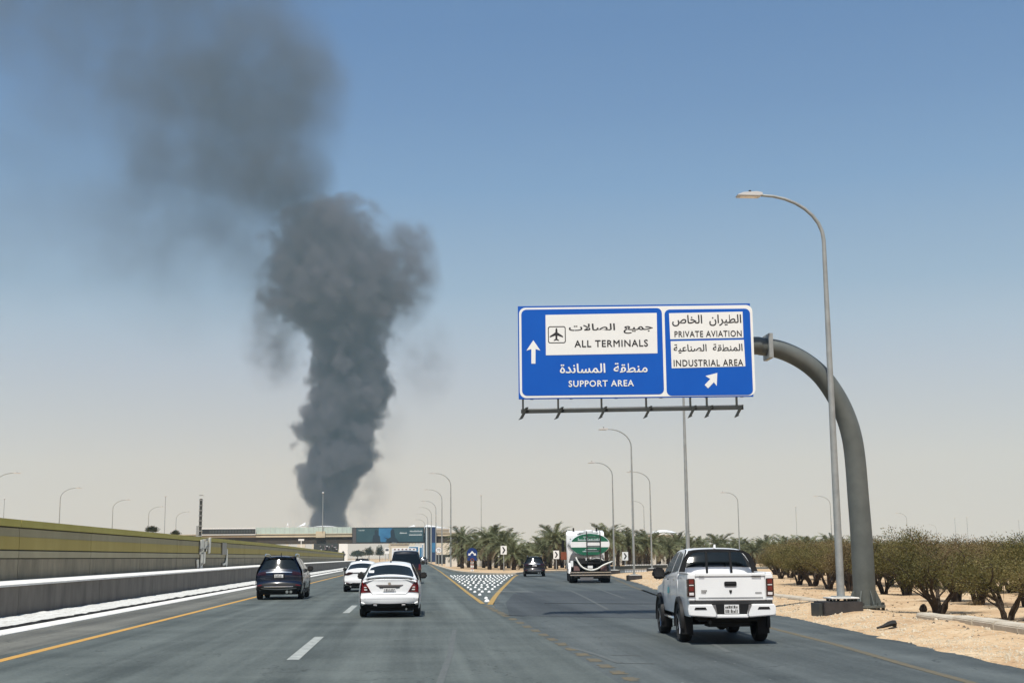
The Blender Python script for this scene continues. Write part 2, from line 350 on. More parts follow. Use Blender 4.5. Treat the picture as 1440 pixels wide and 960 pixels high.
# ================================================================== THE GROUND AND THE ROAD
def sheet(name, poly, z, m, kind=None, parent=None):
    me = bpy.data.meshes.new(name); me.from_pydata([(x, y, z) for x, y in poly], [], [tuple(range(len(poly)))])
    bm = bmesh.new(); bm.from_mesh(me); bmesh.ops.triangulate(bm, faces=bm.faces)
    for f in bm.faces:
        if f.normal.z < 0: f.normal_flip()
    bm.to_mesh(me); bm.free()
    return tag(link(name, me, m, parent), kind=kind)
def lerp_poly(pts, y):
    if y <= pts[0][1]: return pts[0][0]
    for (x0, y0), (x1, y1) in zip(pts, pts[1:]):
        if y <= y1: return x0+(x1-x0)*(y-y0)/(y1-y0)
    return pts[-1][0]
def ribbon(pts, wd, z0=0, z1=None, side=0):     # a flat band (or a low wall if z1 is given) along a line; side -1/0/1 = left, centred, right
    mb = MB(); n = len(pts); P = [Vector((p[0], p[1], 0)) for p in pts]; A = []; B = []
    for i in range(n):
        d = (P[min(i+1, n-1)]-P[max(i-1, 0)]).normalized(); r = Vector((d.y, -d.x, 0))
        A.append(P[i]+r*wd*(side-1)/2); B.append(P[i]+r*wd*(side+1)/2)
    zs = [z0(p) if callable(z0) else z0 for p in pts]
    if z1 is None:
        mb.add([(a.x, a.y, z) for a, z in zip(A, zs)]+[(b.x, b.y, z) for b, z in zip(B, zs)], [(i, n+i, n+i+1, i+1) for i in range(n-1)])
    else:
        z1s = [z1(p) if callable(z1) else z1 for p in pts]
        vs = [(a.x,a.y,z) for a,z in zip(A,zs)]+[(b.x,b.y,z) for b,z in zip(B,zs)]+[(b.x,b.y,z) for b,z in zip(B,z1s)]+[(a.x,a.y,z) for a,z in zip(A,z1s)]
        fs = [(k*n+i, ((k+1)%4)*n+i, ((k+1)%4)*n+i+1, k*n+i+1) for i in range(n-1) for k in range(4)]+[(0,3*n,2*n,n),(n-1,2*n-1,3*n-1,4*n-1)]
        mb.add(vs, fs)
    return mb
def smooth_line(pts, k=6):
    out = []
    for i in range(len(pts)-1):
        p0 = pts[max(i-1,0)]; p1 = pts[i]; p2 = pts[i+1]; p3 = pts[min(i+2, len(pts)-1)]
        for j in range(k):
            t = j/k
            out.append(tuple(.5*((2*b)+(-a+c)*t+(2*a-5*b+4*c-d)*t*t+(-a+3*b-3*c+d)*t**3) for a,b,c,d in zip(p0,p1,p2,p3)))
    return out+[tuple(pts[-1])]

sheet('ground', [(-3800,-300),(3800,-300),(3800,6000),(-3800,6000)], -.03, M['sand'], 'structure')
LX = -8.9
REDGE = [(8.3,-40),(8.35,0),(8.38,18),(8.52,19.1),(8.84,22.8),(9.2,27.7),(9.8,36),(10.6,50),(11.5,63),(12.96,76),(14.8,95),(16.5,111),(19.5,124),(25,136),(35,147),(60,156),(120,164)]
ISL_R = [(8.66,116.8),(9.6,122.5),(11.2,129),(15.0,136.5),(22,144.5),(34,154.5),(60,164),(120,172)]
ISL_L = [(8.66,116.8),(6.6,121.5),(5.33,129.8),(4.5,145),(4.15,178),(3.9,256),(3.9,2500)]
REDGE_S = smooth_line(REDGE[2:], 4); ISL_Rs = smooth_line(ISL_R, 4)
ys = [-40+6*i for i in range(27)]+[116.8]
def strip_mesh(Lp, Rp):
    n = len(Lp); return MB().add([(x,y,0) for x,y in Lp]+[(x,y,0) for x,y in Rp], [(i,n+i,n+i+1,i+1) for i in range(n-1)])
ys1 = [y for y in ys if y < 116.8]+[116.8]
road = tag(strip_mesh([(LX,y) for y in ys1], [(2.6,y) if y < 45 else (lerp_poly([(2.6,45),(4.32,66.4),(6.3,90),(8.66,116.8)], y), y) for y in ys1]).build('main_road', M['asphalt'], fix=False), kind='structure')
r2 = tag(strip_mesh([(LX,y) for x,y in ISL_L], ISL_L).build('main_road', M['asphalt'], fix=False), kind='structure')
rr = [p for p in REDGE_S if p[1] <= 111]+[(16.9,112.5)]
ysr = sorted(set([-40,0]+[p[1] for p in rr]))
rampL = [(2.6,y) if y < 45 else (lerp_poly([(2.6,45),(4.32,66.4),(6.3,90),(8.66,116.8)], y), y) for y in ysr]
ramp = tag(strip_mesh(rampL, [(lerp_poly(REDGE[:2]+rr, y), y) for y in ysr]).build('ramp_road', M['asphalt_ramp'], fix=False), kind='structure')
def res(pts, n):                       # resample to n points
    d = [0]
    for a, b in zip(pts, pts[1:]): d.append(d[-1]+sqrt((a[0]-b[0])**2+(a[1]-b[1])**2))
    out = []
    for i in range(n):
        s = d[-1]*i/(n-1); k = max(j for j in range(len(d)) if d[j] <= s+1e-9); k = min(k, len(pts)-2)
        t = (s-d[k])/(d[k+1]-d[k]); out.append((pts[k][0]+(pts[k+1][0]-pts[k][0])*t, pts[k][1]+(pts[k+1][1]-pts[k][1])*t))
    return out
r3L = [rampL[-1]]+ISL_Rs; r3R = [(16.9,112.5)]+[p for p in REDGE_S if p[1] > 112.6]
tag(strip_mesh(res(r3L, 30), res(r3R, 30)).build('ramp_road', M['asphalt_ramp'], fix=False), kind='structure')

sheet('dusty_shoulder', [(LX,-30),(-7.15,-30),(-7.05,40),(-7.2,90),(-7.1,400),(LX,400)], .003, M['dusty_shoulder'], 'structure')
# markings, each painted piece a sheet of its own
ribbon([(-6.72,-30),(-6.72,1500)], .2, .004).build('edge_line', M['yellow_line'], road, fix=False)
ribbon([(-6.9,-30),(-8.85,-30)][:1]+[(-6.9,1500)], .01, .004)
for k in range(16):
    y = -14.2+18*k
    x0 = -1.92-.004*(y-20)
    MB().add([(x0-.11,y,.004),(x0+.09,y,.004),(x0+.07,y+6.2,.004),(x0-.12,y+6.2,.004)], [(0,1,2,3)]).build('lane_dash', M['white_line'], road, fix=False)
GL = [(2.36,46.2),(2.4,60),(2.5,77),(2.7,110),(2.9,150),(3.2,256),(3.2,900)]
GR = smooth_line([(2.55,45.2),(3.25,54),(4.32,66.4),(5.55,80),(6.9,95),(8.2,109),(9.0,116)], 4)
ribbon(GL, .16, .008).build('edge_line', M['gore_yellow'], road, fix=False)
ribbon(GR, .19, .008).build('edge_line', M['gore_yellow'], ramp, fix=False)
# the worn broken yellow line running back from the gore
wear = random.Random(3)
y = 44.6; k = 0
while y > 12:
    x = 2.38+(45-y)*.017
    L_ = .9*(y/30) if k > 4 else 1.5
    n = 7; P = []
    for i in range(n):
        P.append((x-.07-wear.random()*.06, y-L_*i/(n-1), .004))
    for i in range(n)[::-1]:
        P.append((x+.05+wear.random()*.07, y-L_*i/(n-1), .004))
    MB().add(P, [tuple(range(len(P)))]).build('worn_dash', M['worn_yellow'], road, fix=False)
    y -= L_+(.25 if k < 4 else .6*(y/24)); k += 1
ribbon([(6.6,12),(7.1,19),(7.5,23.5),(7.78,28.5),(8.5,38),(9.9,55),(11.2,68),(13.4,88),(15.3,106)], .15, .004).build('edge_line', M['worn_yellow'], ramp, fix=False)
# newer asphalt patch on the ramp and the thin black strips across it
sheet('asphalt_patch', [(2.62,37.0),(3.3,36.2),(6.6,33.6),(8.2,33.2),(9.3,36.5),(9.9,45),(10.8,62),(7.2,60),(5.6,63),(4.3,58),(3.2,47)], .004, M['asphalt_new'], parent=ramp)
MB().bar((4.5,46.0,.008), (7.6,44.2,.008), .12, .008).build('black_strip', M['road_black'], ramp)
MB().bar((7.0,44.5,.009), (10.0,43.2,.009), .06, .008).build('black_strip', M['road_black'], ramp)
for a, b, wd in (((3.7,62),(5.4,60.5),.3),((2.5,36.9),(3.0,36.3),.14)):
    ribbon([a,b], wd, .0095).build('scuff_mark', M['white_line'] if wd > .2 else M['road_black'], ramp, fix=False)
for (a, b) in (((2.75,24),(3.1,20.2)),((5.2,22),(6.3,34)),((3.2,21.8),(3.7,21.6)),((3.1,20.2),(3.6,20.0)),((0.2,15),(0.9,30)),((5.8,40),(7.4,64)),((7.9,50),(9.9,80))):
    ribbon([a,((a[0]+b[0])/2+.05,(a[1]+b[1])/2),b], .1, .0045 if a[1] < 36 else .0085).build('scuff_mark', M['scuff'], ramp if a[0] > 2.7 else road, fix=False)

# white raised studs filling the gore
stud_me = MB().lathe([(.075,0),(.072,.03),(.055,.062),(.03,.078),(.0,.083)], 'z', 8).mesh('stud', M['stud'], True)
gore = empty('gore_area', (2.5, 46, 0), 0); tag(gore, kind='structure')
rows = [48.2,51.6,56.2,60.8,65.4,70.2,75.2,80.4,85.6,91,96.6,102.4,108.4,113.6]
for i, y in enumerate(rows):
    xl = lerp_poly(GL, y)+.36; xr = lerp_poly(GR, y)-.42 if i else 2.85
    n = max(1, int((xr-xl)/.30)+1)
    if i == 0: n = 1; xl = 2.62
    for j in range(n):
        x = xl+(xr-xl)*j/max(1, n-1) if n > 1 else xl
        o = link('road_stud', stud_me, None, gore, (x-2.5+random.uniform(-.03,.03), y-46+random.uniform(-.4,.4), 0))
        if i == 0: o.scale = (1.3,1.3,1.1)
print('studs', len(kids(gore)))

# ------------------------------------------------------------------ central reservation on the left
sheet('reservation', [(LX-.38,-30),(-11.5,-30),(-11.5,1500),(LX-.38,1500)], -.02, M['white_gravel'], 'structure')
# kerb of single stones
kerb = empty('left_kerb', (LX, 0, 0)); tag(kerb, 'long white painted kerb along the left road edge', 'kerb', kind=None)
me1 = MB().prism([(0,-.03),(0,.02),(-.05,.045),(-.52,.045),(-.52,-.03)], 0, 1.97).mesh('kerb_stone', M['white_kerb'])
for k in range(85): link('kerb_stone', me1, None, kerb, (0, 14+2*k, 0))
tag(MB().box(-.52, 0, 184, 420, -.03, .045).build('kerb_run', M['white_kerb'], kerb), kind='stuff')
# heap of whitish rubble between kerb and wall, ending in a black ribbon painted as the edge's shade
random.seed(5)
nx = 8; yy = [14+.3*i for i in range(1350)]
vs = []; fs = []; ev = []; ef = []
for i, y in enumerate(yy):
    e0 = .07*noise.noise(Vector((0, y*1.1, 9)))+.05*noise.noise(Vector((0, y*4, 2)))
    hz = .105+.03*noise.noise(Vector((4, y*.8, 9)))+.02*noise.noise(Vector((4, y*5, 9)))
    for j in range(nx):
        x = -9.50-(j/(nx-1))*1.98+(e0 if j == 0 else 0)
        h = hz if j == 0 else hz*(1-.5*j/(nx-1))+.025*noise.noise(Vector((x*2.1, y*.9, 0)))+.02*noise.noise(Vector((x*7, y*4, 3)))
        vs.append((x, y, h))
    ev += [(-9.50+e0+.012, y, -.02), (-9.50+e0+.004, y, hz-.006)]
for i in range(len(yy)-1):
    for j in range(nx-1): fs.append((i*nx+j, i*nx+j+1, (i+1)*nx+j+1, (i+1)*nx+j))
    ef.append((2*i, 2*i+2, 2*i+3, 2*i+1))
tag(MB().add(vs, fs).build('rubble_bank', M['white_gravel'], smooth=60.), kind='stuff')
tag(MB().add(ev, ef).build('bank_edge_shade', M['bitumen_and_shade']), kind='stuff')

def low_top(y): return .83+.0018*min(max(y, 0), 110)
def high_top(y): return 2.97 if y < 120 else 2.97-.42*min(1, (y-120)/130)
# the low dark wall and its white top
lw = empty('low_retaining_wall', (-11.5, 30, 0)); tag(lw, 'low dark grey retaining wall with a bright white top along the left roadside', 'wall')
for k in range(28):
    y0 = 10+10*k; y1 = y0+9.97
    mb = MB(); mb.add([(-13.3+11.5,y0-30,-.03),(0,y0-30,-.03),(0,y1-30,-.03),(-13.3+11.5,y1-30,-.03),(-13.3+11.5,y0-30,low_top(y0)-.02),(0,y0-30,low_top(y0)-.02),(0,y1-30,low_top(y1)-.02),(-13.3+11.5,y1-30,low_top(y1)-.02)],
           [(0,3,2,1),(4,5,6,7),(0,1,5,4),(1,2,6,5),(2,3,7,6),(3,0,4,7)])
    mb.build('wall_panel', M['low_wall'], lw)
    mb = MB(); xa, xb = -1.68, .05
    mb.add([(xa,y0-30,low_top(y0)-.02),(xb,y0-30,low_top(y0)-.02),(xb,y1-30,low_top(y1)-.02),(xa,y1-30,low_top(y1)-.02),(xa,y0-30,low_top(y0)+.07),(xb,y0-30,low_top(y0)+.035),(xb,y1-30,low_top(y1)+.035),(xa,y1-30,low_top(y1)+.07)],
           [(0,3,2,1),(4,5,6,7),(0,1,5,4),(1,2,6,5),(2,3,7,6),(3,0,4,7)])
    mb.build('coping', M['white_kerb'], lw)
# the tall painted wall
hw = empty('painted_boundary_wall', (-13.3, 40, 0)); tag(hw, 'tall concrete wall painted with olive yellow and khaki bands, running along the left', 'wall')
bands = [(0, 1.66, 'w_conc', 0), (1.66, 1.70, 'w_groove', -.03), (1.70, 1.93, 'w_khaki', .015), (1.93, 1.98, 'w_dark', -.02), (1.98, 2.40, 'w_yellow', .01), (2.40, 2.68, 'w_khaki2', 0), (2.68, 2.73, 'w_dark', -.03), (2.73, 2.97, 'w_cap', .05)]
for k in range(26):
    y0 = -4+10*k; y1 = y0+9.95
    if k == 25: y1 = y0+6
    for z0, z1, mn, px in bands:
        s0 = high_top(y0)/2.97; s1 = high_top(y1)/2.97
        mb = MB(); b = .25+px
        mb.add([(-.25,y0-40,z0*s0),(b-.25,y0-40,z0*s0),(b-.25,y1-40,z0*s1),(-.25,y1-40,z0*s1),(-.25,y0-40,z1*s0),(b-.25,y0-40,z1*s0),(b-.25,y1-40,z1*s1),(-.25,y1-40,z1*s1)],
           [(0,3,2,1),(4,5,6,7),(0,1,5,4),(1,2,6,5),(2,3,7,6),(3,0,4,7)])
        mb.build({'w_cap':'coping','w_conc':'wall_panel'}.get(mn, 'painted_band'), M[mn], hw)
MB().box(-.3, .12, 212.3, 213.4, 0, 2.75).build('end_post', M['dark_steel'], hw)
# relief emblem in pale and grey lozenges on the wall
rel = empty('wall_emblem', (-13.27, 86, .95)); tag(rel, 'pale grey stepped lozenge emblem standing against the painted wall', 'wall relief')
def lozenge(y0, z0, hgt, wd, sk, m): return MB().prism_x([(y0,z0),(y0+wd,z0+.06),(y0+wd+sk,z0+hgt),(y0+sk,z0+hgt-.06)], .02, .08).build('relief_shape', m, rel)
for a in ((-3.4,.10,.55,.55,-.25,'rel_pale'),(-2.3,.0,1.1,.85,.2,'rel_pale'),(-2.6,.95,.95,1.3,.3,'rel_pale'),(-1.1,.35,1.0,.65,.2,'rel_pale'),(-.9,1.1,.85,1.1,.2,'rel_pale'),(.8,1.0,1.05,.8,.2,'rel_pale'),
          (-2.2,.25,.2,.7,0,'rel_grey'),(-2.6,1.1,.25,1.0,.1,'rel_grey'),(-.4,1.25,.25,1.2,.1,'rel_grey'),(-.8,1.78,.2,1.3,.1,'rel_grey')):
    lozenge(*a[:5], M[a[5]]).location.x = .02 if a[5] == 'rel_grey' else 0
rel2 = empty('wall_emblem', (-13.27, 94.5, 1.1)); tag(rel2, 'small grey rectangle and bird shaped relief to the right of the larger wall emblem', 'wall relief')
for x in (('y', -1.6,.75,1.5,1.85),):
    MB().box(.02,.07,-1.4,.7,.8,1.62).build('relief_shape', M['rel_grey'], rel2)
MB().prism_x([(-1.0,.2),(.2,.25),(.6,.5),(.9,1.2),(1.15,1.2),(1.2,.1),(.7,-.1),(.4,.1),(-1.0,.05)], .03,.08).build('relief_shape', M['rel_pale'], rel2)

# ------------------------------------------------------------------ right verge
def edge_r(y): return lerp_poly(REDGE[:2]+REDGE_S, y)
random.seed(8)
vs = []; fs = []; ny = 300; nxx = 60
Y0 = 12.; Y1 = 112.
for i in range(ny):
    y = Y0+(Y1-Y0)*(i/(ny-1))**1.35
    xe = edge_r(y)
    for j in range(nxx):
        u = (j/(nxx-1))**1.6*34
        x = xe-(.22*noise.noise(Vector((0, y*.9, 4)))+.14*noise.noise(Vector((0, y*3.7, 8))))-.05+u
        fade = min(1, u/1.2)
        h = .012*min(1,u/.1) + fade*(.10+.06*noise.noise(Vector((x*.35,y*.25,1)))+.05*noise.noise(Vector((x*1.1,y*.9,2)))+.02*noise.noise(Vector((x*4,y*3,3))))
        mound = .28*math.exp(-((u-5.5)/3.2)**2)*min(1, max(0, (y-58)/20))
        ridge = .06*math.exp(-((u-1.7)/.7)**2)*(1-min(1, max(0, (y-50)/20)))
        vs.append((x, y, h+mound+ridge if j else -.01))
for i in range(ny-1):
    for j in range(nxx-1): fs.append((i*nxx+j, i*nxx+j+1, (i+1)*nxx+j+1, (i+1)*nxx+j))
verge = tag(MB().add(vs, fs).build('sand_verge', M['verge'], smooth=60.), kind='structure')
from mathutils.bvhtree import BVHTree
bvh = BVHTree.FromPolygons([Vector(v) for v in vs], fs)
def vz(x, y):
    h = bvh.ray_cast(Vector((x, y, 5)), Vector((0,0,-1)))
    return h[0].z if h[0] else -.03
# gravel along the edge of the asphalt: far too many stones to count
mb = MB()
for k in range(9000):
    y = 13+95*random.random()**1.8; u = abs(random.gauss(.1, .75))+random.random()*.3
    if random.random() < .2: u = random.random()*7
    x = edge_r(y)+u-.12; s = random.uniform(.010, .03)*(2.2 if random.random() < .05 else 1)
    z = vz(x, y); 
    q = [(s*random.uniform(.7,1.3), 0), (0, s*random.uniform(.7,1.3)), (-s*random.uniform(.7,1.3), 0), (0, -s*random.uniform(.7,1.3))]
    t = s*random.uniform(.5,1.0)
    mb.add([(x+a, y+b, z-.004) for a, b in q]+[(x+q[0][0]*.5, y+q[1][1]*.4, z+t),(x+q[2][0]*.5, y+q[3][1]*.4, z+t*.85)], [(0,1,4),(1,5,4),(1,2,5),(2,3,5),(3,4,5),(3,0,4)])
tag(mb.build('gravel', M['gravel_stone']), kind='stuff')
mb = MB()
for k in range(900):
    y = 15+70*random.random()**1.6; u = .8+random.random()*9
    if random.random() < .6: u = 1.6+.5*noise.noise(Vector((y*.15,0,5)))*3+random.gauss(0,.18)+.9*(k%3)
    x = edge_r(y)+u; z = vz(x, y); s = random.uniform(.015,.05)
    mb.add([(x+s,y,z-.006),(x,y+s*.8,z-.006),(x-s*.9,y,z-.006),(x,y-s,z-.006),(x+s*.2,y,z+s*.8)], [(0,1,4),(1,2,4),(2,3,4),(3,0,4)])
tag(mb.build('dark_pebbles', M['dark_pebble']), kind='stuff')
tufts = MB()
for k in range(420):
    y = 20+90*random.random()**1.3; x = edge_r(y)+2.2+random.random()*16; z = vz(x, y)
    for j in range(7):
        a = random.random()*6.3; r = random.uniform(.03,.12); h = random.uniform(.02,.09)
        tufts.add([(x,y,z-.01),(x+.012,y,z-.01),(x+cos(a)*r,y+sin(a)*r,z+h)], [(0,1,2)])
tag(tufts.build('dry_weeds', M['shrub_leaf_dry'], fix=False), kind='stuff')

# half buried concrete kerb on the verge, block by block
kb = empty('verge_kerb', (11.3, 27.5, 0)); tag(kb, 'half buried row of pale concrete kerb blocks in the sand on the right', 'kerb')
KL = [(10.6,17),(10.9,23.4),(11.3,27.5),(12.06,37.4),(12.4,45),(13.4,60)]
bme = MB().prism_x([(0,0),(1,0),(1,1),(0,1)],0,1)
y = 17.2
while y < 60:
    if not (29.6 < y < 35.6):
        x0 = lerp_poly(KL, y); x1 = lerp_poly(KL, y+1.3); zz = min(vz(x0-.2, y), vz(x0+.4, y))
        top = max(zz+.05, (.30 if y < 27 else .26)-(.002*max(0, y-24)))+random.uniform(-.012,.012)
        mb = MB(); ang = atan2(x1-x0, 1.3)
        mb.prism([(0,-.1),(.34,-.1),(.34,top),(.05,top),(0,top-.05)], 0, 1.27)
        o = mb.build('kerb_block', M['kerb_stone'], kb, bevel=.015, loc=(x0-11.3, y-27.5, 0), rz=-ang+random.uniform(-.012,.012))
    y += 1.3
# ------------------------------------------------------------------ the sandy island with its kerb
isl = [(8.75,117.2)]+[(x+.1,y) for x,y in ISL_L[1:-1]]+[(4.0,420),(70,420),(140,172.4)]+[(x,y+.35) for x,y in ISL_Rs[::-1][1:-1]]
sheet('sand_island', isl, .10, M['verge'], 'structure')
ik = empty('island_kerb', (8.66,116.8,0)); tag(ik, 'pale beige kerb curving round the tip of the palm planted island', 'kerb')
for path in ([(x,y) for x,y in smooth_line(ISL_L[:6], 5)], ISL_Rs):
    rs_ = res(path, 90 if path is not ISL_Rs else 80)
    for a, b in zip(rs_, rs_[1:]):
        d = Vector((b[0]-a[0], b[1]-a[1])); 
        if a[1] > 256: continue
        l = d.length
        MB().box(-.32 if path is not ISL_Rs else .0, .0 if path is not ISL_Rs else .32, .01, l-.01, -.02, .15)
        s0, s1 = ((-.02,.32) if path is not ISL_Rs else (-.32,.02))
        MB().box(s0, s1, .01, l-.01, -.02, .15).build('kerb_stone', M['kerb_stone'], ik, loc=(a[0]-8.66, a[1]-116.8, 0), rz=-atan2(d.x, d.y))
# ================================================================== LETTERING
def text_mesh(s, bold=.012, sp=1.0):
    cu = bpy.data.curves.new('lettering', 'FONT'); cu.body = s; cu.offset = bold; cu.space_character = sp; cu.resolution_u = 3
    o = bpy.data.objects.new('lettering', cu); col.objects.link(o)
    dg = bpy.context.evaluated_depsgraph_get(); dg.update()
    me = bpy.data.meshes.new_from_object(o.evaluated_get(dg)); bpy.data.objects.remove(o); bpy.data.curves.remove(cu)
    return me
def put_text(s, x0, x1, z0, z1, y, m, parent, name='lettering', bold=.012):
    me = text_mesh(s, 0 if s.isascii() else .012, 1.12 if s.isascii() else 1.0)
    vs = [v.co.copy() for v in me.vertices]; fs = [tuple(p.vertices) for p in me.polygons]; bpy.data.meshes.remove(me)
    a, b, c, d = min(v.x for v in vs), max(v.x for v in vs), min(v.y for v in vs), max(v.y for v in vs)
    mb = MB()
    for k, (dx, dz) in enumerate(((0,0),(bold,0),(-bold,0),(0,bold),(0,-bold)) if bold and s.isascii() else ((0,0),(.006,0),(-.006,0))):     # thickened strokes
        mb.add([(x0+(v.x-a+dx)/(b-a)*(x1-x0), y-.0007*k, z0+(v.y-c+dz)/(d-c)*(z1-z0)) for v in vs], fs)
    return mb.build(name, m, parent, fix=False)
def ar(codes): return ''.join(chr(c) if c != 32 else '  ' for c in codes[::-1])
AR_TERMINALS = ar([0xFE9F,0xFEE4,0xFEF4,0xFECA,32,0xFE8D,0xFEDF,0xFEBC,0xFE8E,0xFEFB,0xFE95])
AR_SUPPORT = ar([0xFEE3,0xFEE8,0xFEC4,0xFED8,0xFE94,32,0xFE8D,0xFEDF,0xFEE4,0xFEB4,0xFE8E,0xFEE7,0xFEAA,0xFE93])
AR_PRIVATE = ar([0xFE8D,0xFEDF,0xFEC4,0xFEF4,0xFEAE,0xFE8D,0xFEE5,32,0xFE8D,0xFEDF,0xFEA8,0xFE8E,0xFEB9])
AR_INDUSTRY = ar([0xFE8D,0xFEDF,0xFEE4,0xFEE8,0xFEC4,0xFED8,0xFE94,32,0xFE8D,0xFEDF,0xFEBC,0xFEE8,0xFE8E,0xFECB,0xFEF4,0xFE94])
def face(name, poly, y, m, parent, d=.004):      # a flat printed shape with a little thickness, facing -y; poly in (x,z)
    return MB().prism(poly, y-d, y).build(name, m, parent)
def rrect(x0, x1, z0, z1, r, n=6):
    out = []
    for cx, cz, a0 in ((x1-r, z1-r, 0), (x0+r, z1-r, 90), (x0+r, z0+r, 180), (x1-r, z0+r, 270)):
        for i in range(n+1):
            a = R(a0+90*i/n); out.append((cx+r*cos(a), cz+r*sin(a)))
    return out
def disc(cx, cz, r, n=24): return [(cx+r*cos(2*pi*i/n), cz+r*sin(2*pi*i/n)) for i in range(n)]

# ================================================================== THE OVERHEAD SIGN
SX, SZ = 6.24, 2.52
sgn = empty('direction_sign', (2.76, 34.75, 5.73), -R(5.3))
tag(sgn, 'large blue overhead direction sign for all terminals and private aviation', 'road sign')
def sv(x, y):     # a place measured on the sign's face
    v = (y-47+15/1324*(x-24))/(524+15/1324*11); u = (x-24-11*v)/1324
    return (u*SX, (1-v)*SZ)
MB().box(0, SX, 0, .06, 0, SZ).build('panel', M['sign_blue'], sgn, bevel=.004)
bx = lambda x0,x1,y0,y1,r: rrect(sv(x0,y0)[0], sv(x1,y0)[0], sv(x0,y1)[1], sv(x0,y0)[1], r)
face('border', bx(31,1361,56,565,.17), 0, M['sign_white'], sgn)
face('left_field', bx(44,846,67,552,.14), -.005, M['sign_blue'], sgn)
face('right_field', bx(861,1347,67,552,.14), -.005, M['sign_blue'], sgn)
f1 = face('white_field', [sv(183,97),sv(817,86),sv(820,314),sv(187,325)][::-1], -.010, M['sign_white'], sgn)
f2 = face('white_field', [sv(887,88),sv(1305,79),sv(1308,227),sv(893,235)][::-1], -.010, M['sign_white'], sgn)
f3 = face('white_field', [sv(895,246),sv(1310,238),sv(1316,387),sv(900,398)][::-1], -.010, M['sign_white'], sgn)
def st(s, x0, x1, y0, y1, m, par, bold=.012):
    a = sv(x0, y1); b = sv(x1, y0-((x1-x0)*15/1324)); put_text(s, a[0], b[0], a[1], sv(x0, y0)[1], -.0165, m, par, bold=bold)
st(AR_TERMINALS, 318, 793, 148, 207, M['ink'], f1, .014); st('ALL TERMINALS', 350, 765, 242, 280, M['ink'], f1, .02)
st(AR_SUPPORT, 268, 762, 372, 427, M['sign_white'], sgn, .014); st('SUPPORT AREA', 318, 684, 468, 502, M['sign_white'], sgn, .02)
st(AR_PRIVATE, 905, 1296, 99, 163, M['ink'], f2, .018); st('PRIVATE AVIATION', 918, 1297, 190, 224, M['ink'], f2, .018)
st(AR_INDUSTRY, 912, 1301, 264, 315, M['ink'], f3, .018); st('INDUSTRIAL AREA', 912, 1303, 352, 388, M['ink'], f3, .018)
face('arrow', [sv(*q) for q in ((115,240),(155,298),(128,290),(128,372),(105,372),(104,290),(76,299))], -.010, M['sign_white'], sgn)
face('arrow', [sv(*q) for q in ((1157,424),(1153,497),(1137,476),(1104,510),(1085,491),(1117,458),(1090,441))], -.010, M['sign_white'], sgn)
fr = MB(); o_, i_ = bx(197,298,162,258,.06), bx(202,293,167,253,.04); n_ = len(o_)
fr.add([(x,-.0165,z) for x,z in o_]+[(x,-.0165,z) for x,z in i_], [(i,(i+1)%n_,n_+(i+1)%n_,n_+i) for i in range(n_)]).build('symbol_frame', M['ink'], f1)
plane = [(246,170),(250,175),(252,186),(252,196),(284,218),(284,225),(252,214),(251,232),(261,240),(261,245),(246,240)]
plane = plane+[(492-x,y) for x,y in plane[::-1][1:-1]]
face('aeroplane_symbol', [sv(*q) for q in plane], -.0145, M['ink'], f1, .002)
# stiffeners and fixing brackets at the back
for x in (.35, 1.4, 2.6, 3.8, 5.0, 5.95): MB().box(x-.04, x+.04, .064, .16, -.0, SZ-.05).build('stiffener', M['steel'], sgn)
for z in (.55, 1.25, 1.95): MB().box(.1, SX-.1, .164, .24, z-.04, z+.04).build('back_rail', M['steel'], sgn)
# lighting rail slung under the sign, with seven lamps
MB().bar((.06,-.05,-.34), (5.95,-.05,-.30), .09, .09).build('lamp_rail', M['dark_steel'], sgn)
MB().bar((.06,.14,-.26), (5.95,.14,-.22), .035, .035).build('lamp_rail', M['steel'], sgn)
for px_ in (59, 258, 503, 755, 1004, 1097, 1265):
    x = sv(px_, 571)[0]
    MB().box(x-.025, x+.025, .01, .09, -.30, -.004).build('hanger', M['dark_steel'], sgn)
    lm = MB().prism([(-.12,-.19),(-.04,-.17),(.13,.14),(.05,.13)], -.10, .12); 
    o = lm.build('sign_lamp', M['dark_steel'], sgn, bevel=.012, loc=(x+.02, -.16, -.37)); o.rotation_euler = (R(8), R(0), -R(5))
    MB().prism([(-.13,-.20),(.0,-.14),(-.02,-.12),(-.12,-.17)], -.14, -.10).build('lamp_visor', M['dark_steel'], o)

# the bent tube column that carries it
CB = gnd(1217, 863); CBx, CBy = CB.x, CB.y
gan = empty('sign_gantry', (CBx, CBy, .12)); tag(gan, 'thick grey green tubular column curving over the road to carry the blue sign', 'sign gantry')
cpts = []; crs = []
prof = [(at(1217,858,CBy),.30),(at(1214,800,CBy),.295),(at(1211,750,CBy),.29),(at(1207,700,CBy),.285),(at(1203,650,CBy),.28),(at(1198,615,CBy),.275),(at(1189,585,CBy),.27),(at(1175,556,CBy),.265),(at(1154,527,CBy),.26),(at(1128,506,CBy),.255),(at(1098,492,CBy),.25),(at(1070,487,CBy),.245),(at(1040,486,CBy),.24)]
pp = [(p.x, p.y, p.z, r) for p, r in prof]
pp.append((pp[-1][0]-4.4, pp[-1][1]+.42, pp[-1][2]+.02, .18))
sm_ = smooth_line(pp, 5)
MB().tube([Vector(p[:3])-Vector((CBx,CBy,.12)) for p in sm_], [p[3] for p in sm_], 28).build('column', M['column_steel'], gan, smooth=True)
MB().cyl((0,0,.0),(0,0,.06),.53,n=32).build('base_flange', M['column_steel'], gan, smooth=True, loc=(0,0,.06))
MB().cyl((0,0,-.35),(0,0,-.02),.62,n=32).build('footing', M['dark_concrete'], gan, smooth=True)
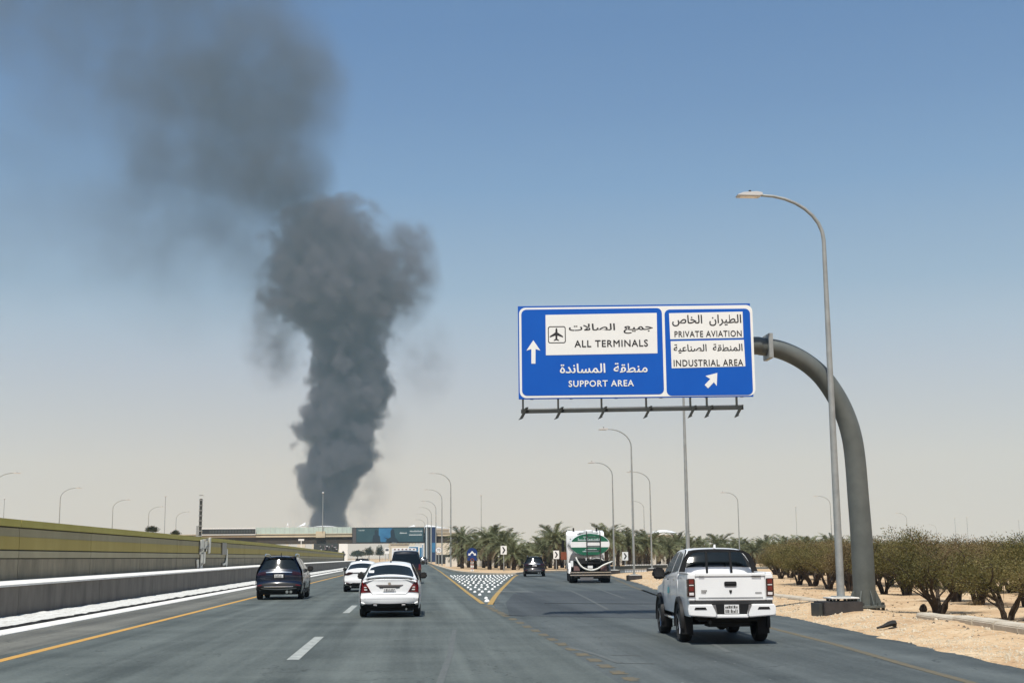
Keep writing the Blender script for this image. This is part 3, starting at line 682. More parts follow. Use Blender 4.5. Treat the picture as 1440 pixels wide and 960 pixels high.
for k in range(8):
    a = 2*pi*k/8+.2
    g_ = MB().prism([(.28,0),(.46,0),(.46,.03),(.31,.38),(.28,.38)], -.012, .012).build('gusset', M['column_steel'], gan, loc=(0,0,.121), rz=a)
for k in range(16):
    a = 2*pi*k/16; MB().cyl((cos(a)*.49,sin(a)*.49,-.03),(cos(a)*.49,sin(a)*.49,.19),.022,n=6).build('bolt', M['dark_steel'], gan)
fl = at(1080, 488, CBy)-Vector((CBx,CBy,.12))
MB().box(fl.x-.06, fl.x+.06, fl.y-.33, fl.y+.33, fl.z-.34, fl.z+.34).build('joint_flange', M['steel'], gan, bevel=.01)
for k in (0,1): MB().cyl((fl.x-(.16 if k else -.0)-.18,fl.y-.28,fl.z),( fl.x-(.16 if k else -.0)-.18,fl.y-.30,fl.z),.03,n=8)
for x in (1.4, 3.8, 5.0):
    p = sgn.matrix_basis @ Vector((x, .3, 1.45))
    q = p-Vector((CBx,CBy,.12)); MB().box(q.x-.12,q.x+.12,q.y-.1,q.y+.1,q.z-.3,q.z+.35).build('sign_clamp', M['steel'], gan)

# ================================================================== STREET LAMPS
def lamp(base, H, head_dx, reach=1.55, rise=1.15, r0=.085, r1=.042, label='', group='curved street lamps', plinth=None, hd=.65, dy=0, name='street_lamp', seg=10):
    t = empty(name, base); tag(t, label, 'street lamp', group)
    s = 1 if head_dx > 0 else -1
    pts = [(0,0,0),(0,0,H*.35),(0,0,H*.7),(0,0,H-rise)]; rs = [r0, r0*.85, r0*.66, r0*.52]
    for k in range(1, 9):
        a = pi/2*k/8; pts.append((s*reach*(1-cos(a)), dy*reach*(1-cos(a)), H-rise+rise*sin(a))); rs.append(r0*.52+(r1*.8-r0*.52)*k/8)
    MB().tube(pts, rs, seg).build('pole', M['steel'], t, smooth=True)
    x = s*reach
    hp = [(0,-.02),(s*.08,-.05),(s*hd*.95,-.045),(s*hd,-.02),(s*hd*.75,.05),(s*.15,.075),(0,.05)]
    h_ = MB().prism([(x+a, H+b) for a, b in hp], dy*reach-.15, dy*reach+.15).build('lamp_head', M['lamp_head'], t, bevel=.015)
    MB().prism([(x+s*hd*.2,H-.06),(x+s*hd*.85,H-.058),(x+s*hd*.85,H-.045),(x+s*hd*.2,H-.045)], dy*reach-.1, dy*reach+.1).build('lens', M['clear_lens'], h_)
    MB().cyl((x+s*hd*.45,dy*reach,H+.05),(x+s*hd*.45,dy*reach,H+.13),.035,n=8).build('sensor', M['ink'], h_)
    MB().box(-.2,.2,-.2,.2,0,.03).build('base_plate', M['steel'], t)
    return t
L0 = gnd(1190, 869, .0); pb = Vector((L0.x, L0.y+.15, .0))
top = at(1166, 275, pb.y).z; PT = .42
pl = empty('concrete_plinth', (pb.x, pb.y, 0)); tag(pl, 'black coated square plinth under the tall lamp beside the sign column', 'plinth')
MB().box(-.62,.36,-.42,.5,-.1,PT).build('block', M['bitumen_and_shade'], pl, bevel=.015)
MB().box(-.72,-.64,-.3,.4,-.1,PT-.04).build('shutter_board', M['dark_steel'], pl)
MB().box(-.40,.32,-.30,.42,PT+.06,PT+.10).build('steel_cap', M['white_kerb'], pl, bevel=.01)
for a in range(3):
    for b in range(3):
        if (a,b) != (1,1): MB().box(-.33+a*.27,-.27+a*.27,-.24+b*.27,-.18+b*.27,PT,PT+.06).build('spacer', M['dark_steel'], pl)
lamp(Vector((pb.x-.04, pb.y+.06, PT+.10)), top-PT-.10, -1, 1.62, 1.2, .10, .045, 'tallest nearest street lamp standing on the black plinth beside the sign column', hd=.68, seg=16)
for j in (1.6, 2.3): pass
def lamp_px(bx_, by_, ytop, side, label, plinth=True, H=None, Y=None, **k):
    g_ = gnd(bx_, by_) if Y is None else at(bx_, by_, Y)
    if Y is not None: g_.z = 0
    t_ = at(bx_, ytop, g_.y).z
    z0 = .38 if plinth else .1
    if plinth:
        q = empty('concrete_plinth', (g_.x, g_.y, 0)); tag(q, k.pop('plab'), 'plinth')
        MB().box(-.45,.45,-.45,.45,-.1,.34).build('block', M['bitumen_and_shade'], q, bevel=.02)
        MB().box(-.35,.35,-.35,.35,.34,.378).build('cap', M['white_kerb'], q)
    return lamp((g_.x, g_.y, z0), t_-z0, side, label=label, **k)
lamp_px(892, 816, 603, -1, 'street lamp rising between the tanker and the pickup, on a dark plinth', plab='dark plinth on the bright sand mound left of the pickup', reach=1.5)
lamp_px(864, 807, 650, -1, 'street lamp just right of the green and white tanker, behind it', plab='small pale topped plinth beside the tanker', reach=1.5)
lamp_px(917, 804, 663, -1, 'street lamp with its arm crossing behind the lamp left of the pickup', plab='low plinth of the third lamp behind the guardrail', reach=1.6)
tp = at(969, 820, 66); lamp((tp.x, 66, .1), 10.6, -1, label='straight pole seen below the blue sign, rising behind the pickup roof', r0=.11)
g0 = at(1041, 800, 160); lamp((g0.x, 160, 0), at(1041, 692, 160).z, -1, label='far street lamp above the palms right of the pickup')
for i, (px_, yt) in enumerate(((634,665),(621.5,688),(613,704),(606.5,713),(601.5,722),(597.5,730))):
    Y = 12.7*1850/(783.3-yt) if i else 200
    q = at(px_, 783, Y); zt = at(px_, yt, Y).z
    lamp((q.x, Y, .12), zt-.12, -1, 2.4, 1.9, .13, .06, ['nearest and tallest of the lamps lining the island side of the main road','second lamp of the receding row beside the main road','third lamp of the receding row beside the main road','fourth lamp of the receding row, in front of the billboard pillar','fifth lamp of the receding row near the billboard','farthest and shortest lamp of the row beside the main road'][i], 'lamps lining the right side of the main road', hd=1.0)
for px_, yt, side, H, lb in ((81,690,1,11,'leftmost whole street lamp showing above the painted wall'),(156,706,1,11,'second whole street lamp from the left above the painted wall'),(207,715,1,11,'short street lamp left of the thin mast above the wall'),(246,722,1,11,'faint far lamp right of the thin mast above the wall'),(-14,670,1,11,'street lamp cut off by the left edge of the photo'),
                             (1278,721,-1,11,'curved lamp rising above the shrubs right of the sign column'),(1319,737,-1,11,'smallest far lamp above the shrubs on the right'),(1171,697,-1,11,'far curved lamp directly left of the sign column'),(907,705,-1,12,'far lamp with faint arm behind the lamps left of the pickup')):
    Y = (H-1.6)*1850/(783.3-(px_-580)*.009-yt); q = at(px_, 783, Y)
    lamp((q.x, Y, 0), H, side, 2.0, 1.4, .09, .045, lb, 'far lamps on other roads', hd=.8, seg=6)
def mast(px_, yt, H, r, label, m='steel', z0=0, Y=None):
    Y = Y or (H-1.6)*1850/(783.3-(px_-580)*.009-yt); q = at(px_, 783, Y)
    t = empty('mast', (q.x, Y, z0)); tag(t, label, 'mast', 'thin masts on the horizon')
    MB().tube([(0,0,0),(0,0,(H-z0)*.5),(0,0,H-z0)], [r, r*.8, r*.6], 6).build('pole', M[m], t, smooth=True)
    MB().tube([(0,0,H-z0-.35),(0,0,H-z0-.1),(0,0,H-z0+.1)], [r*2.2, r*3, r*1.6], 8).build('floodlight_ring', M['lamp_head'], t)
for px_, yt, H, lb in ((230,700,25,'thin mast with a pale head between two lamps above the left wall'),(2,704,25,'mast at the very left edge above the painted wall'),(677,697,25,'hair thin mast above the palms behind the gore'),(1122,712,25,'mast above the trees between the pickup and the sign column'),(1346,727,22,'left one of two close masts above the right hand shrubs'),(1363,726,22,'right one of two close masts above the right hand shrubs'),(1436,730,22,'mast near the right edge of the photo')):
    mast(px_, yt, H, .16, lb)
# dark lattice post on the far side of the wall
q = at(280.5, 783, 96); dp = empty('dark_post', (q.x, 96, 0)); tag(dp, 'dark square post rising behind the wall emblem', 'post')
MB().box(-.09,.09,-.09,.09,0,at(280.5,701,96).z).build('post', M['dark_steel'], dp)
MB().box(-.28,-.14,-.05,.05,2.6,at(280.5,739,96).z).build('side_bracket', M['steel'], dp)
for k in range(9): MB().box(-.13,.13,-.13,.13,3.2+k*.36,3.26+k*.36).build('collar', M['steel'], dp)

# ================================================================== THE BRIDGE AND ITS BILLBOARD
BY = 440.
def bx_px(x0, x1, y0, y1, Y, d): # wall-like block covering these sight lines at distance Y, d deep
    a = at(x0, y1, Y); b = at(x1, y0, Y); return (a.x, b.x, Y, Y+d, a.z, b.z)
br = empty('road_bridge', (-25, BY, 0)); tag(br, 'long low concrete road bridge crossing the highway with a glass parapet', 'bridge')
def bb(name, m, x0, x1, y0, y1, z0, z1, par, bev=0): return MB().box(x0-par.location.x, x1-par.location.x, y0-par.location.y, y1-par.location.y, z0-par.location.z, z1-par.location.z).build(name, M[m], par, bevel=bev)
XL = at(283,783,BY).x; XR = at(648,783,BY).x
zd = at(495,752,BY).z; zb_ = at(495,763.4,BY).z
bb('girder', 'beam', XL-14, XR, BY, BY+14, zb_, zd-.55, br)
bb('deck_edge', 'parapet', XL-14, at(445,783,BY).x, BY-.5, BY+14.5, zd-.52, zd+.05, br)
bb('deck_edge', 'parapet', at(456,783,BY).x, XR, BY-.5, BY+14.5, zd-.52, zd+.05, br)
bb('deck_recess', 'beam', XL-14, XR, BY-.2, BY+14.2, zd+.06, zd+.35, br)  # set back strip in the girder's brown concrete
bb('upper_kerb', 'parapet', XL-14, XR, BY-.35, BY+14.3, zd+.36, zd+.62, br)
bb('pier_head', 'parapet', at(444,783,BY).x, at(457,783,BY).x, BY-1.1, BY+14.5, zd-.7, zd+1.3, br)
xf = at(359,783,BY).x; n_ = 0
x = xf; xe_ = at(495,783,BY).x
while x < xe_:
    bb('parapet_panel', 'fence_panel', x+.06, min(x+1.5, xe_), BY-.1, BY-.06, zd+.64, zd+2.65, br); x += 1.56
x = xf
while x < xe_+.5: bb('parapet_post', 'steel', x-.02, x+.05, BY-.05, BY+.05, zd+.63, zd+2.75, br); x += 1.56
for px_ in (478, 640): 
    q = at(px_, 783, BY); 
    for k in range(3): bb('pier', 'parapet', q.x-.7, q.x+.7, BY+1+k*5, BY+2.6+k*5, 0, zb_, br)
for z in (zd-.1,): bb('abutment', 'parapet', XL-14, XL+1, BY-.2, BY+14.2, 0, zb_, br)
q = at(453,783,BY-1.3)
mast(453, 692, at(453,692,BY-1.3).z, .13, 'tall mast fixed to the bridge in front of the smoke', z0=zd+1.3, Y=BY-1.3)
# dark matrix board
q = at(283,783,BY-1.2); mbd = empty('message_board', (q.x, BY-1.2, zd+.3)); tag(mbd, 'long black matrix board of square cells on the left of the bridge', 'electronic sign')
wB = at(358,783,BY-1.2).x-q.x; zt = at(320,743.5,BY-1.2).z-zd-.3; zl = at(320,750.6,BY-1.2).z-zd-.3
MB().box(0,wB,0,.5,zl,zt).build('casing', M['ink'], mbd); MB().box(-.1,wB+.1,.05,.45,zt,zt+.3).build('casing_trim', M['sign_white'], mbd)
MB().box(-.1,wB+.1,.05,.45,zl-.3,zl).build('casing_trim', M['sign_white'], mbd)
for k in range(16): 
    x = wB*.14+k*wB*.053; MB().box(x,x+wB*.04,-.03,-.004,zl+.35,zt-.3).build('cell', M['cell'], mbd)
# billboard hung on the bridge
a = at(495,763.8,BY-2); b = at(596.5,740.6,BY-2); bl = empty('billboard', (a.x, BY-2, a.z)); tag(bl, 'long dark teal billboard with two figures hung across the road from the bridge', 'billboard')
W_, H_ = b.x-a.x, b.z-a.z
MB().box(0,W_,0,.8,0,H_).build('frame', M['ink'], bl, bevel=.02)
MB().box(.2,W_*.055,-.02,-.003,.2,H_-.15).build('end_panel', M['grey_paint'], bl)
MB().box(W_*.06,W_-.3,-.03,-.004,.42,H_-.25).build('print', M['teal_print'], bl)
MB().box(W_*.37,W_*.56,-.045,-.034,.42,H_-.25).build('blue_print', M['blue_print'], bl)
def bill(name, pts, m, y=-.055): face(name, [(W_*x, .42+(H_-.67)*z) for x, z in pts], y, M[m], bl, .006)
bill('figure_print', [(.28,0),(.29,.45),(.315,.55),(.31,.8),(.335,.93),(.36,.8),(.358,.55),(.385,.4),(.395,0)], 'print_dark')
bill('figure_print', [(.46,.05),(.50,.25),(.535,.35),(.53,.75),(.55,.95),(.58,.9),(.59,.6),(.6,.3),(.64,.1),(.64,0),(.5,0)], 'print_dark')
bill('figure_print', [(.44,.35),(.50,.12),(.54,.1),(.53,.2)], 'print_dark', -.065)
random.seed(21)
def marks(par, x0, x1, z0, z1, y, n, m):        # lettering too far off to read: short strokes on a base line
    x = x0
    mb = MB()
    mb.box(x0, x1, y, y+.006, z0, z0+(z1-z0)*.28)
    while x < x1:
        w_ = (x1-x0)/n*random.uniform(.3,.8); mb.box(x, min(x1,x+w_*.5), y-.003, y+.003, z0, z0+(z1-z0)*random.uniform(.5,1)); x += w_+ (x1-x0)/n*.4
    mb.build('lettering', M[m], par)
for x0, x1, z0, z1, n in ((.80,.975,.72,.86,22),(.79,.97,.46,.6,22),(.09,.17,.82,.9,12),(.66,.76,.6,.72,8)): marks(bl, W_*x0, W_*x1, .42+(H_-.67)*z0, .42+(H_-.67)*z1, -.05, n, 'print_white')
marks(bl, W_*.55, W_*.62, .1, .3, -.02, 8, 'print_white')
for k in range(9): MB().box(W_*(.56+k*.045),W_*(.56+k*.045)+.3,-.5,-.004,-.3,-.02).build('floodlight', M['steel'], bl)
# dark pillar of advertising panels at the roadside
a = at(597,783,BY-2.5); b = at(613.5,783,BY-2.5); py_ = empty('billboard_pillar', (a.x, BY-2.5, 0)); tag(py_, 'dark striped pillar at the right end of the long billboard', 'billboard pillar')
W_ = b.x-a.x; H_ = at(600,740.5,BY-2.5).z
MB().box(0,W_,0,3,0,H_).build('core', M['print_dark'], py_)
for x0, x1, m in ((.12,.2,'print_white'),(.33,.40,'beam'),(.52,.58,'print_white'),(.62,.9,'navy_print'),(.93,1.0,'print_white')): MB().box(W_*x0,W_*x1,-.08,-.004,.1,H_-.1).build('stripe', M[m], py_)
MB().box(W_*.62,W_*.92,-.14,-.09,H_*.28,H_*.55).build('poster', M['blue_print'], py_)
# blue and white totems receding along the verge
for i, (px_, w_, yt, Y, c_) in enumerate(((592,4.5,768,560,'blue_print'),(587,3,767,640,'print_white'),(594.5,2.2,764,520,'print_white'))):
    q = at(px_, yt, Y); t = empty('advert_totem', (q.x, Y, 0)); tag(t, ['pale blue roadside totem left of the striped pillar','white roadside totem beyond the blue one under the bridge','narrow white and blue totem next to the striped pillar'][i], 'advert totem', 'totems beyond the bridge')
    ww = w_*Y/1850; MB().box(-ww/2,ww/2,0,.6,0,q.z).build('casing', M['sign_white'], t); MB().box(-ww/2+.15,ww/2-.15,-.03,-.003,.6,q.z-.4).build('poster', M[c_ if c_ != 'print_white' else 'blue_print'], t)
a = at(574,776,600); b = at(589,767.5,600); t = empty('far_billboard', (a.x,600,0)); tag(t, 'bright blue billboard under the right end of the bridge', 'billboard')
MB().box(0,b.x-a.x,0,.6,a.z,b.z).build('frame', M['sign_white'], t); MB().box(.3,b.x-a.x-.3,-.03,-.003,a.z+.3,b.z-.3).build('poster', M['blue_print'], t)
face('print_shape', [((b.x-a.x)*x, a.z+(b.z-a.z)*z) for x,z in ((.1,.3),(.4,.2),(.45,.45),(.8,.3),(.9,.7),(.5,.6),(.3,.8))], -.035, M['navy_print'], t)
for k in (.2,.8): MB().box((b.x-a.x)*k-.15,(b.x-a.x)*k+.15,.1,.4,0,a.z).build('post', M['steel'], t)
a = at(541,778,620); b = at(547.5,770,620); t = empty('gantry_sign', (a.x,620,0)); tag(t, 'small far road sign standing left of the cream building under the bridge', 'road sign')
MB().box(0,b.x-a.x,0,.2,a.z,b.z).build('panel', M['sign_white'], t); MB().box(.3,b.x-a.x-.3,-.02,-.003,a.z+1.2,b.z-.4).build('print', M['grey_paint'], t)
for k in (.15,.85): MB().box((b.x-a.x)*k-.12,(b.x-a.x)*k+.12,.02,.18,0,a.z).build('post', M['steel'], t)
a = at(549,783,900); b = at(575,764.5,900); t = empty('cream_building', (a.x,900,0)); tag(t, 'plain cream building seen under the bridge behind the traffic', 'building')
MB().box(0,b.x-a.x,0,20,0,b.z).build('wall', M['cream'], t)
MB().box(-.5,b.x-a.x+.5,-.6,20.5,b.z,b.z+.5).build('roof', M['parapet'], t)
for k in range(5): MB().box(2+k*2.3,3.1+k*2.3,-.1,-.004,b.z*.45,b.z*.62).build('window', M['glass'], t)
MB().box(-1.2,-.2,-1,.4,0,b.z+.8).build('pier', M['parapet'], t)
# board and clutter below the bridge on the left
a = at(476.5,778,430); b = at(489,764,430); t = empty('white_hoarding', (a.x,430,0)); tag(t, 'white hoarding with small dark marks at the end of the painted wall', 'hoarding')
MB().box(0,b.x-a.x,0,.2,.1,b.z).build('board', M['sign_white'], t); 
for x0,x1,z0,z1 in ((.42,.55,.5,.62),(.6,.7,.36,.5),(.72,.78,.42,.47)): MB().box((b.x-a.x)*x0,(b.x-a.x)*x1,-.02,-.003,b.z*z0,b.z*z1).build('mark', M['ink'], t)
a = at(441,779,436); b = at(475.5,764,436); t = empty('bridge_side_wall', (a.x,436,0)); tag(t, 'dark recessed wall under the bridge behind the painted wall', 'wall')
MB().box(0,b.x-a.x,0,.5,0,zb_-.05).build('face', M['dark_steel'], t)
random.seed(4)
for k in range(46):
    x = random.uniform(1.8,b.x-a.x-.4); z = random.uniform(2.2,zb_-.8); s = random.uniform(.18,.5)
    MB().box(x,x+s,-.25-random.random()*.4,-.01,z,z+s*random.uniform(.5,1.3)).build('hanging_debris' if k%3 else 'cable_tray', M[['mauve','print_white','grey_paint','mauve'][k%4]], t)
q = at(423.5,764,350); t = empty('lane_signal', (q.x,350,0)); tag(t, 'pale cross headed post standing above the painted wall before the bridge', 'signal post')
z_ = at(423.5,758.2,350).z; MB().box(-.08,.08,-.08,.08,0,z_).build('post', M['sign_white'], t); MB().box(-.75,.75,-.1,.1,z_-.32,z_+.15).build('head', M['sign_white'], t)

# ================================================================== AIRPORT ROOFS ON THE HORIZON
def shell(name, x0, x1, yb, yt, Y, label, tilt=0, peak=.5):
    a = at(x0, 783, Y); b = at(x1, 783, Y); zb = at(x0, yb, Y).z; zt = at(x0, yt, Y).z; Wd = b.x-a.x
    t = empty('terminal_building', (a.x, Y, 0)); tag(t, label, 'building', 'white roofed airport buildings')
    vs = []; fs = []; n = 12; m = 6
    for i in range(n+1):
        for j in range(m+1):
            u = i/n; v = j/m
            arch = sin(pi*min(1, max(0, u)))**.7 if peak is None else (u/peak if u < peak else (1-u)/(1-peak+1e-6))
            vs.append((u*Wd, v*Wd*.6, zb+(zt-zb)*arch*(1-.55*abs(2*v-1))+.2))
    for i in range(n):
        for j in range(m): fs.append((i*(m+1)+j, (i+1)*(m+1)+j, (i+1)*(m+1)+j+1, i*(m+1)+j+1))
    MB().add(vs, fs).build('roof', M['white_roof'], t, smooth=60.)
    MB().box(Wd*.06, Wd*.94, Wd*.05, Wd*.55, 0, zb-.1).build('wall', M['cream'], t)
    MB().box(-.3, Wd+.3, -.3, Wd*.6+.3, zb-.35, zb+.18).build('eave', M['white_roof'], t)
shell('s', 401.5, 405.5, 741, 734, 1300, 'narrow white pointed roof above the bridge, leftmost of the white roofs', peak=.6)
shell('s', 417, 429.5, 741, 734, 1300, 'white roof rising to the right above the bridge parapet', peak=.95)
shell('s', 436, 473, 741, 739, 1350, 'long flat white roof at the foot of the smoke', peak=None)
shell('s', 572, 584, 741.5, 738, 1250, 'small white roof above the right end of the billboard', peak=.9)
shell('s', 594, 634, 743, 737.5, 1200, 'large white flat roof behind the row of main road lamps', peak=.15)
shell('s', 914, 957, 751, 745, 1100, 'curved white roof showing over the palms left of the pickup', peak=None)

# ================================================================== SMALL SIGNS
def post_sign(px_, py_c, pb_, label, kind):
    g_ = gnd(px_, pb_, .1); s = g_.y/1850
    zc = at(px_, py_c, g_.y).z
    t = empty({'c':'chevron_sign','b':'round_sign','s':'speed_sign'}[kind], (g_.x, g_.y, .1)); tag(t, label, 'road sign', 'black and white chevron signs' if kind == 'c' else None)
    zc -= .1
    if kind == 'c':
        w_ = .32; h_ = .45
        MB().box(-w_,w_,-.02,.02,zc-h_,zc+h_).build('plate', M['sign_white'], t)
        face('chevron', [(-.17,zc+.32),(-.02,zc+.32),(.19,zc),(-.02,zc-.32),(-.17,zc-.32),(.02,zc)], -.024, M['ink'], t)
        MB().cyl((0,.05,0),(0,.05,zc+.3),.05,n=8).build('post', M['steel'], t, smooth=True)
    elif kind == 'b':
        MB().prism(disc(0, zc, .56), -.02, .02).build('plate', M['sign_navy'], t)
        face('arrows', [(-.42,zc-.22),(-.36,zc+.02),(-.26,zc-.04),(0,zc+.26),(.26,zc-.04),(.36,zc+.02),(.42,zc-.22),(.16,zc-.22),(.2,zc-.14),(0,zc+.04),(-.2,zc-.14),(-.16,zc-.22)], -.024, M['sign_white'], t)
        MB().box(-.5,.5,-.03,.015,zc-.75,zc-.45).build('supplementary_plate', M['sign_navy'], t)
        MB().lathe([(.14,-.03),(.21,-.03),(.21,.0),(.14,.0),(.14,-.03)], 'y', 16, (0,-.05,zc-.72)).build('reflector_ring', M['orange'], t)
        for k, m in enumerate(('sign_white','pale_red','sign_white','pale_red','sign_white')): MB().box(-.16,.16,.03,.09,.02+k*.2,.2+k*.2).build('post_band', M[m], t)
        MB().cyl((0,.06,0),(0,.06,zc-.3),.05,n=8).build('post', M['steel'], t, smooth=True)
    else:
        MB().prism(disc(0, zc, .62), -.02, .02).build('plate', M['pale_red'], t)
        face('face', disc(0, zc, .54), -.024, M['sign_white'], t)
        put_text('70', -.28, .28, zc-.2, zc+.2, -.032, M['ink'], t, bold=.02)
        MB().box(-.07,.07,.02,.12,0,zc).build('post', M['steel'], t)
post_sign(664, 777.5, 803, 'round navy sign with white split arrows on a striped post among the palms', 'b')
post_sign(708.5, 773, 802.5, 'chevron sign left of the small dark car, tallest of the chevrons', 'c')
post_sign(782.5, 779.5, 801, 'chevron sign partly hidden beside the tanker cab', 'c')
post_sign(879.5, 781.5, 800.5, 'chevron sign under the palms right of the tanker', 'c')
post_sign(617, 773, 794.5, 'round white speed limit sign reading 70 in front of the billboard pillar', 's')
# dark screen fence behind the lamps
a = at(613.5,783,300); b = at(642,783,300); t = empty('dark_fence', (a.x,300,.1)); tag(t, 'dark solid fence behind the row of lamps beside the island', 'fence')
z_ = at(620,779.5,300).z-.1; n_ = 6
for k in range(n_): MB().box((b.x-a.x)*k/n_+.05,(b.x-a.x)*(k+1)/n_-.05,0,.08,0,z_).build('panel', M['screen'], t)
for k in range(n_+1): MB().box((b.x-a.x)*k/n_-.05,(b.x-a.x)*k/n_+.05,-.05,.12,0,z_+.1).build('post', M['dark_steel'], t)
# guardrail on the sand mound
a = gnd(858,804.5); b = gnd(938,803); t = empty('guardrail', (a.x,a.y,.1)); tag(t, 'grey guardrail on closely spaced posts behind the sand mound', 'guardrail')
d = Vector((b.x-a.x,b.y-a.y,0)); n_ = 34
for k in range(n_+1):
    p = d*(k/n_); MB().box(p.x-.055,p.x+.055,p.y-.03,p.y+.03,-.1,.62 if k > 8 else .5).build('post', M['sign_white'] if 8 < k else M['steel'], t)
MB().bar((0,-.08,.36),(d.x,d.y-.08,.40),.05,.3).build('rail', M['dark_steel'], t)
# low pale wall behind the palms
t = empty('garden_wall', (5,215,.1)); tag(t, 'low whitish boundary wall seen between the palm trunks', 'wall')
for k in range(18): MB().box(k*5,k*5+4.9,0,.25,0,1.5).build('wall_panel', M['pale_wall'], t)
# scraps on the verge
g_ = gnd(1251,889); z_ = vz(g_.x,g_.y)
t = empty('tyre_scrap', (g_.x,g_.y,z_), R(20)); tag(t, 'torn black tyre scrap lying on the sand near the asphalt edge', 'tyre scrap')
MB().tube([(-.28,.05,.02),(-.16,0,.05),(-.02,-.04,.10),(.12,0,.11),(.2,.06,.04)],[.02,.035,.06,.07,.03],6).build('tread_strip', M['rubber'], t, smooth=True)
MB().tube([(-.1,-.1,.015),(.02,-.12,.03),(.14,-.1,.015)],[.012,.02,.012],5).build('cord', M['rubber'], t)
g_ = gnd(1299,864); z_ = vz(g_.x,g_.y)
t = empty('dark_stone', (g_.x,g_.y,z_)); tag(t, 'small dark stone beside the trunk of the second nearest shrub', 'stone')
MB().tube([(0,0,-.02),(0,.01,.06),(.01,0,.15),(.02,0,.2)],[.07,.11,.08,.03],7).build('boulder', M['bark'], t)
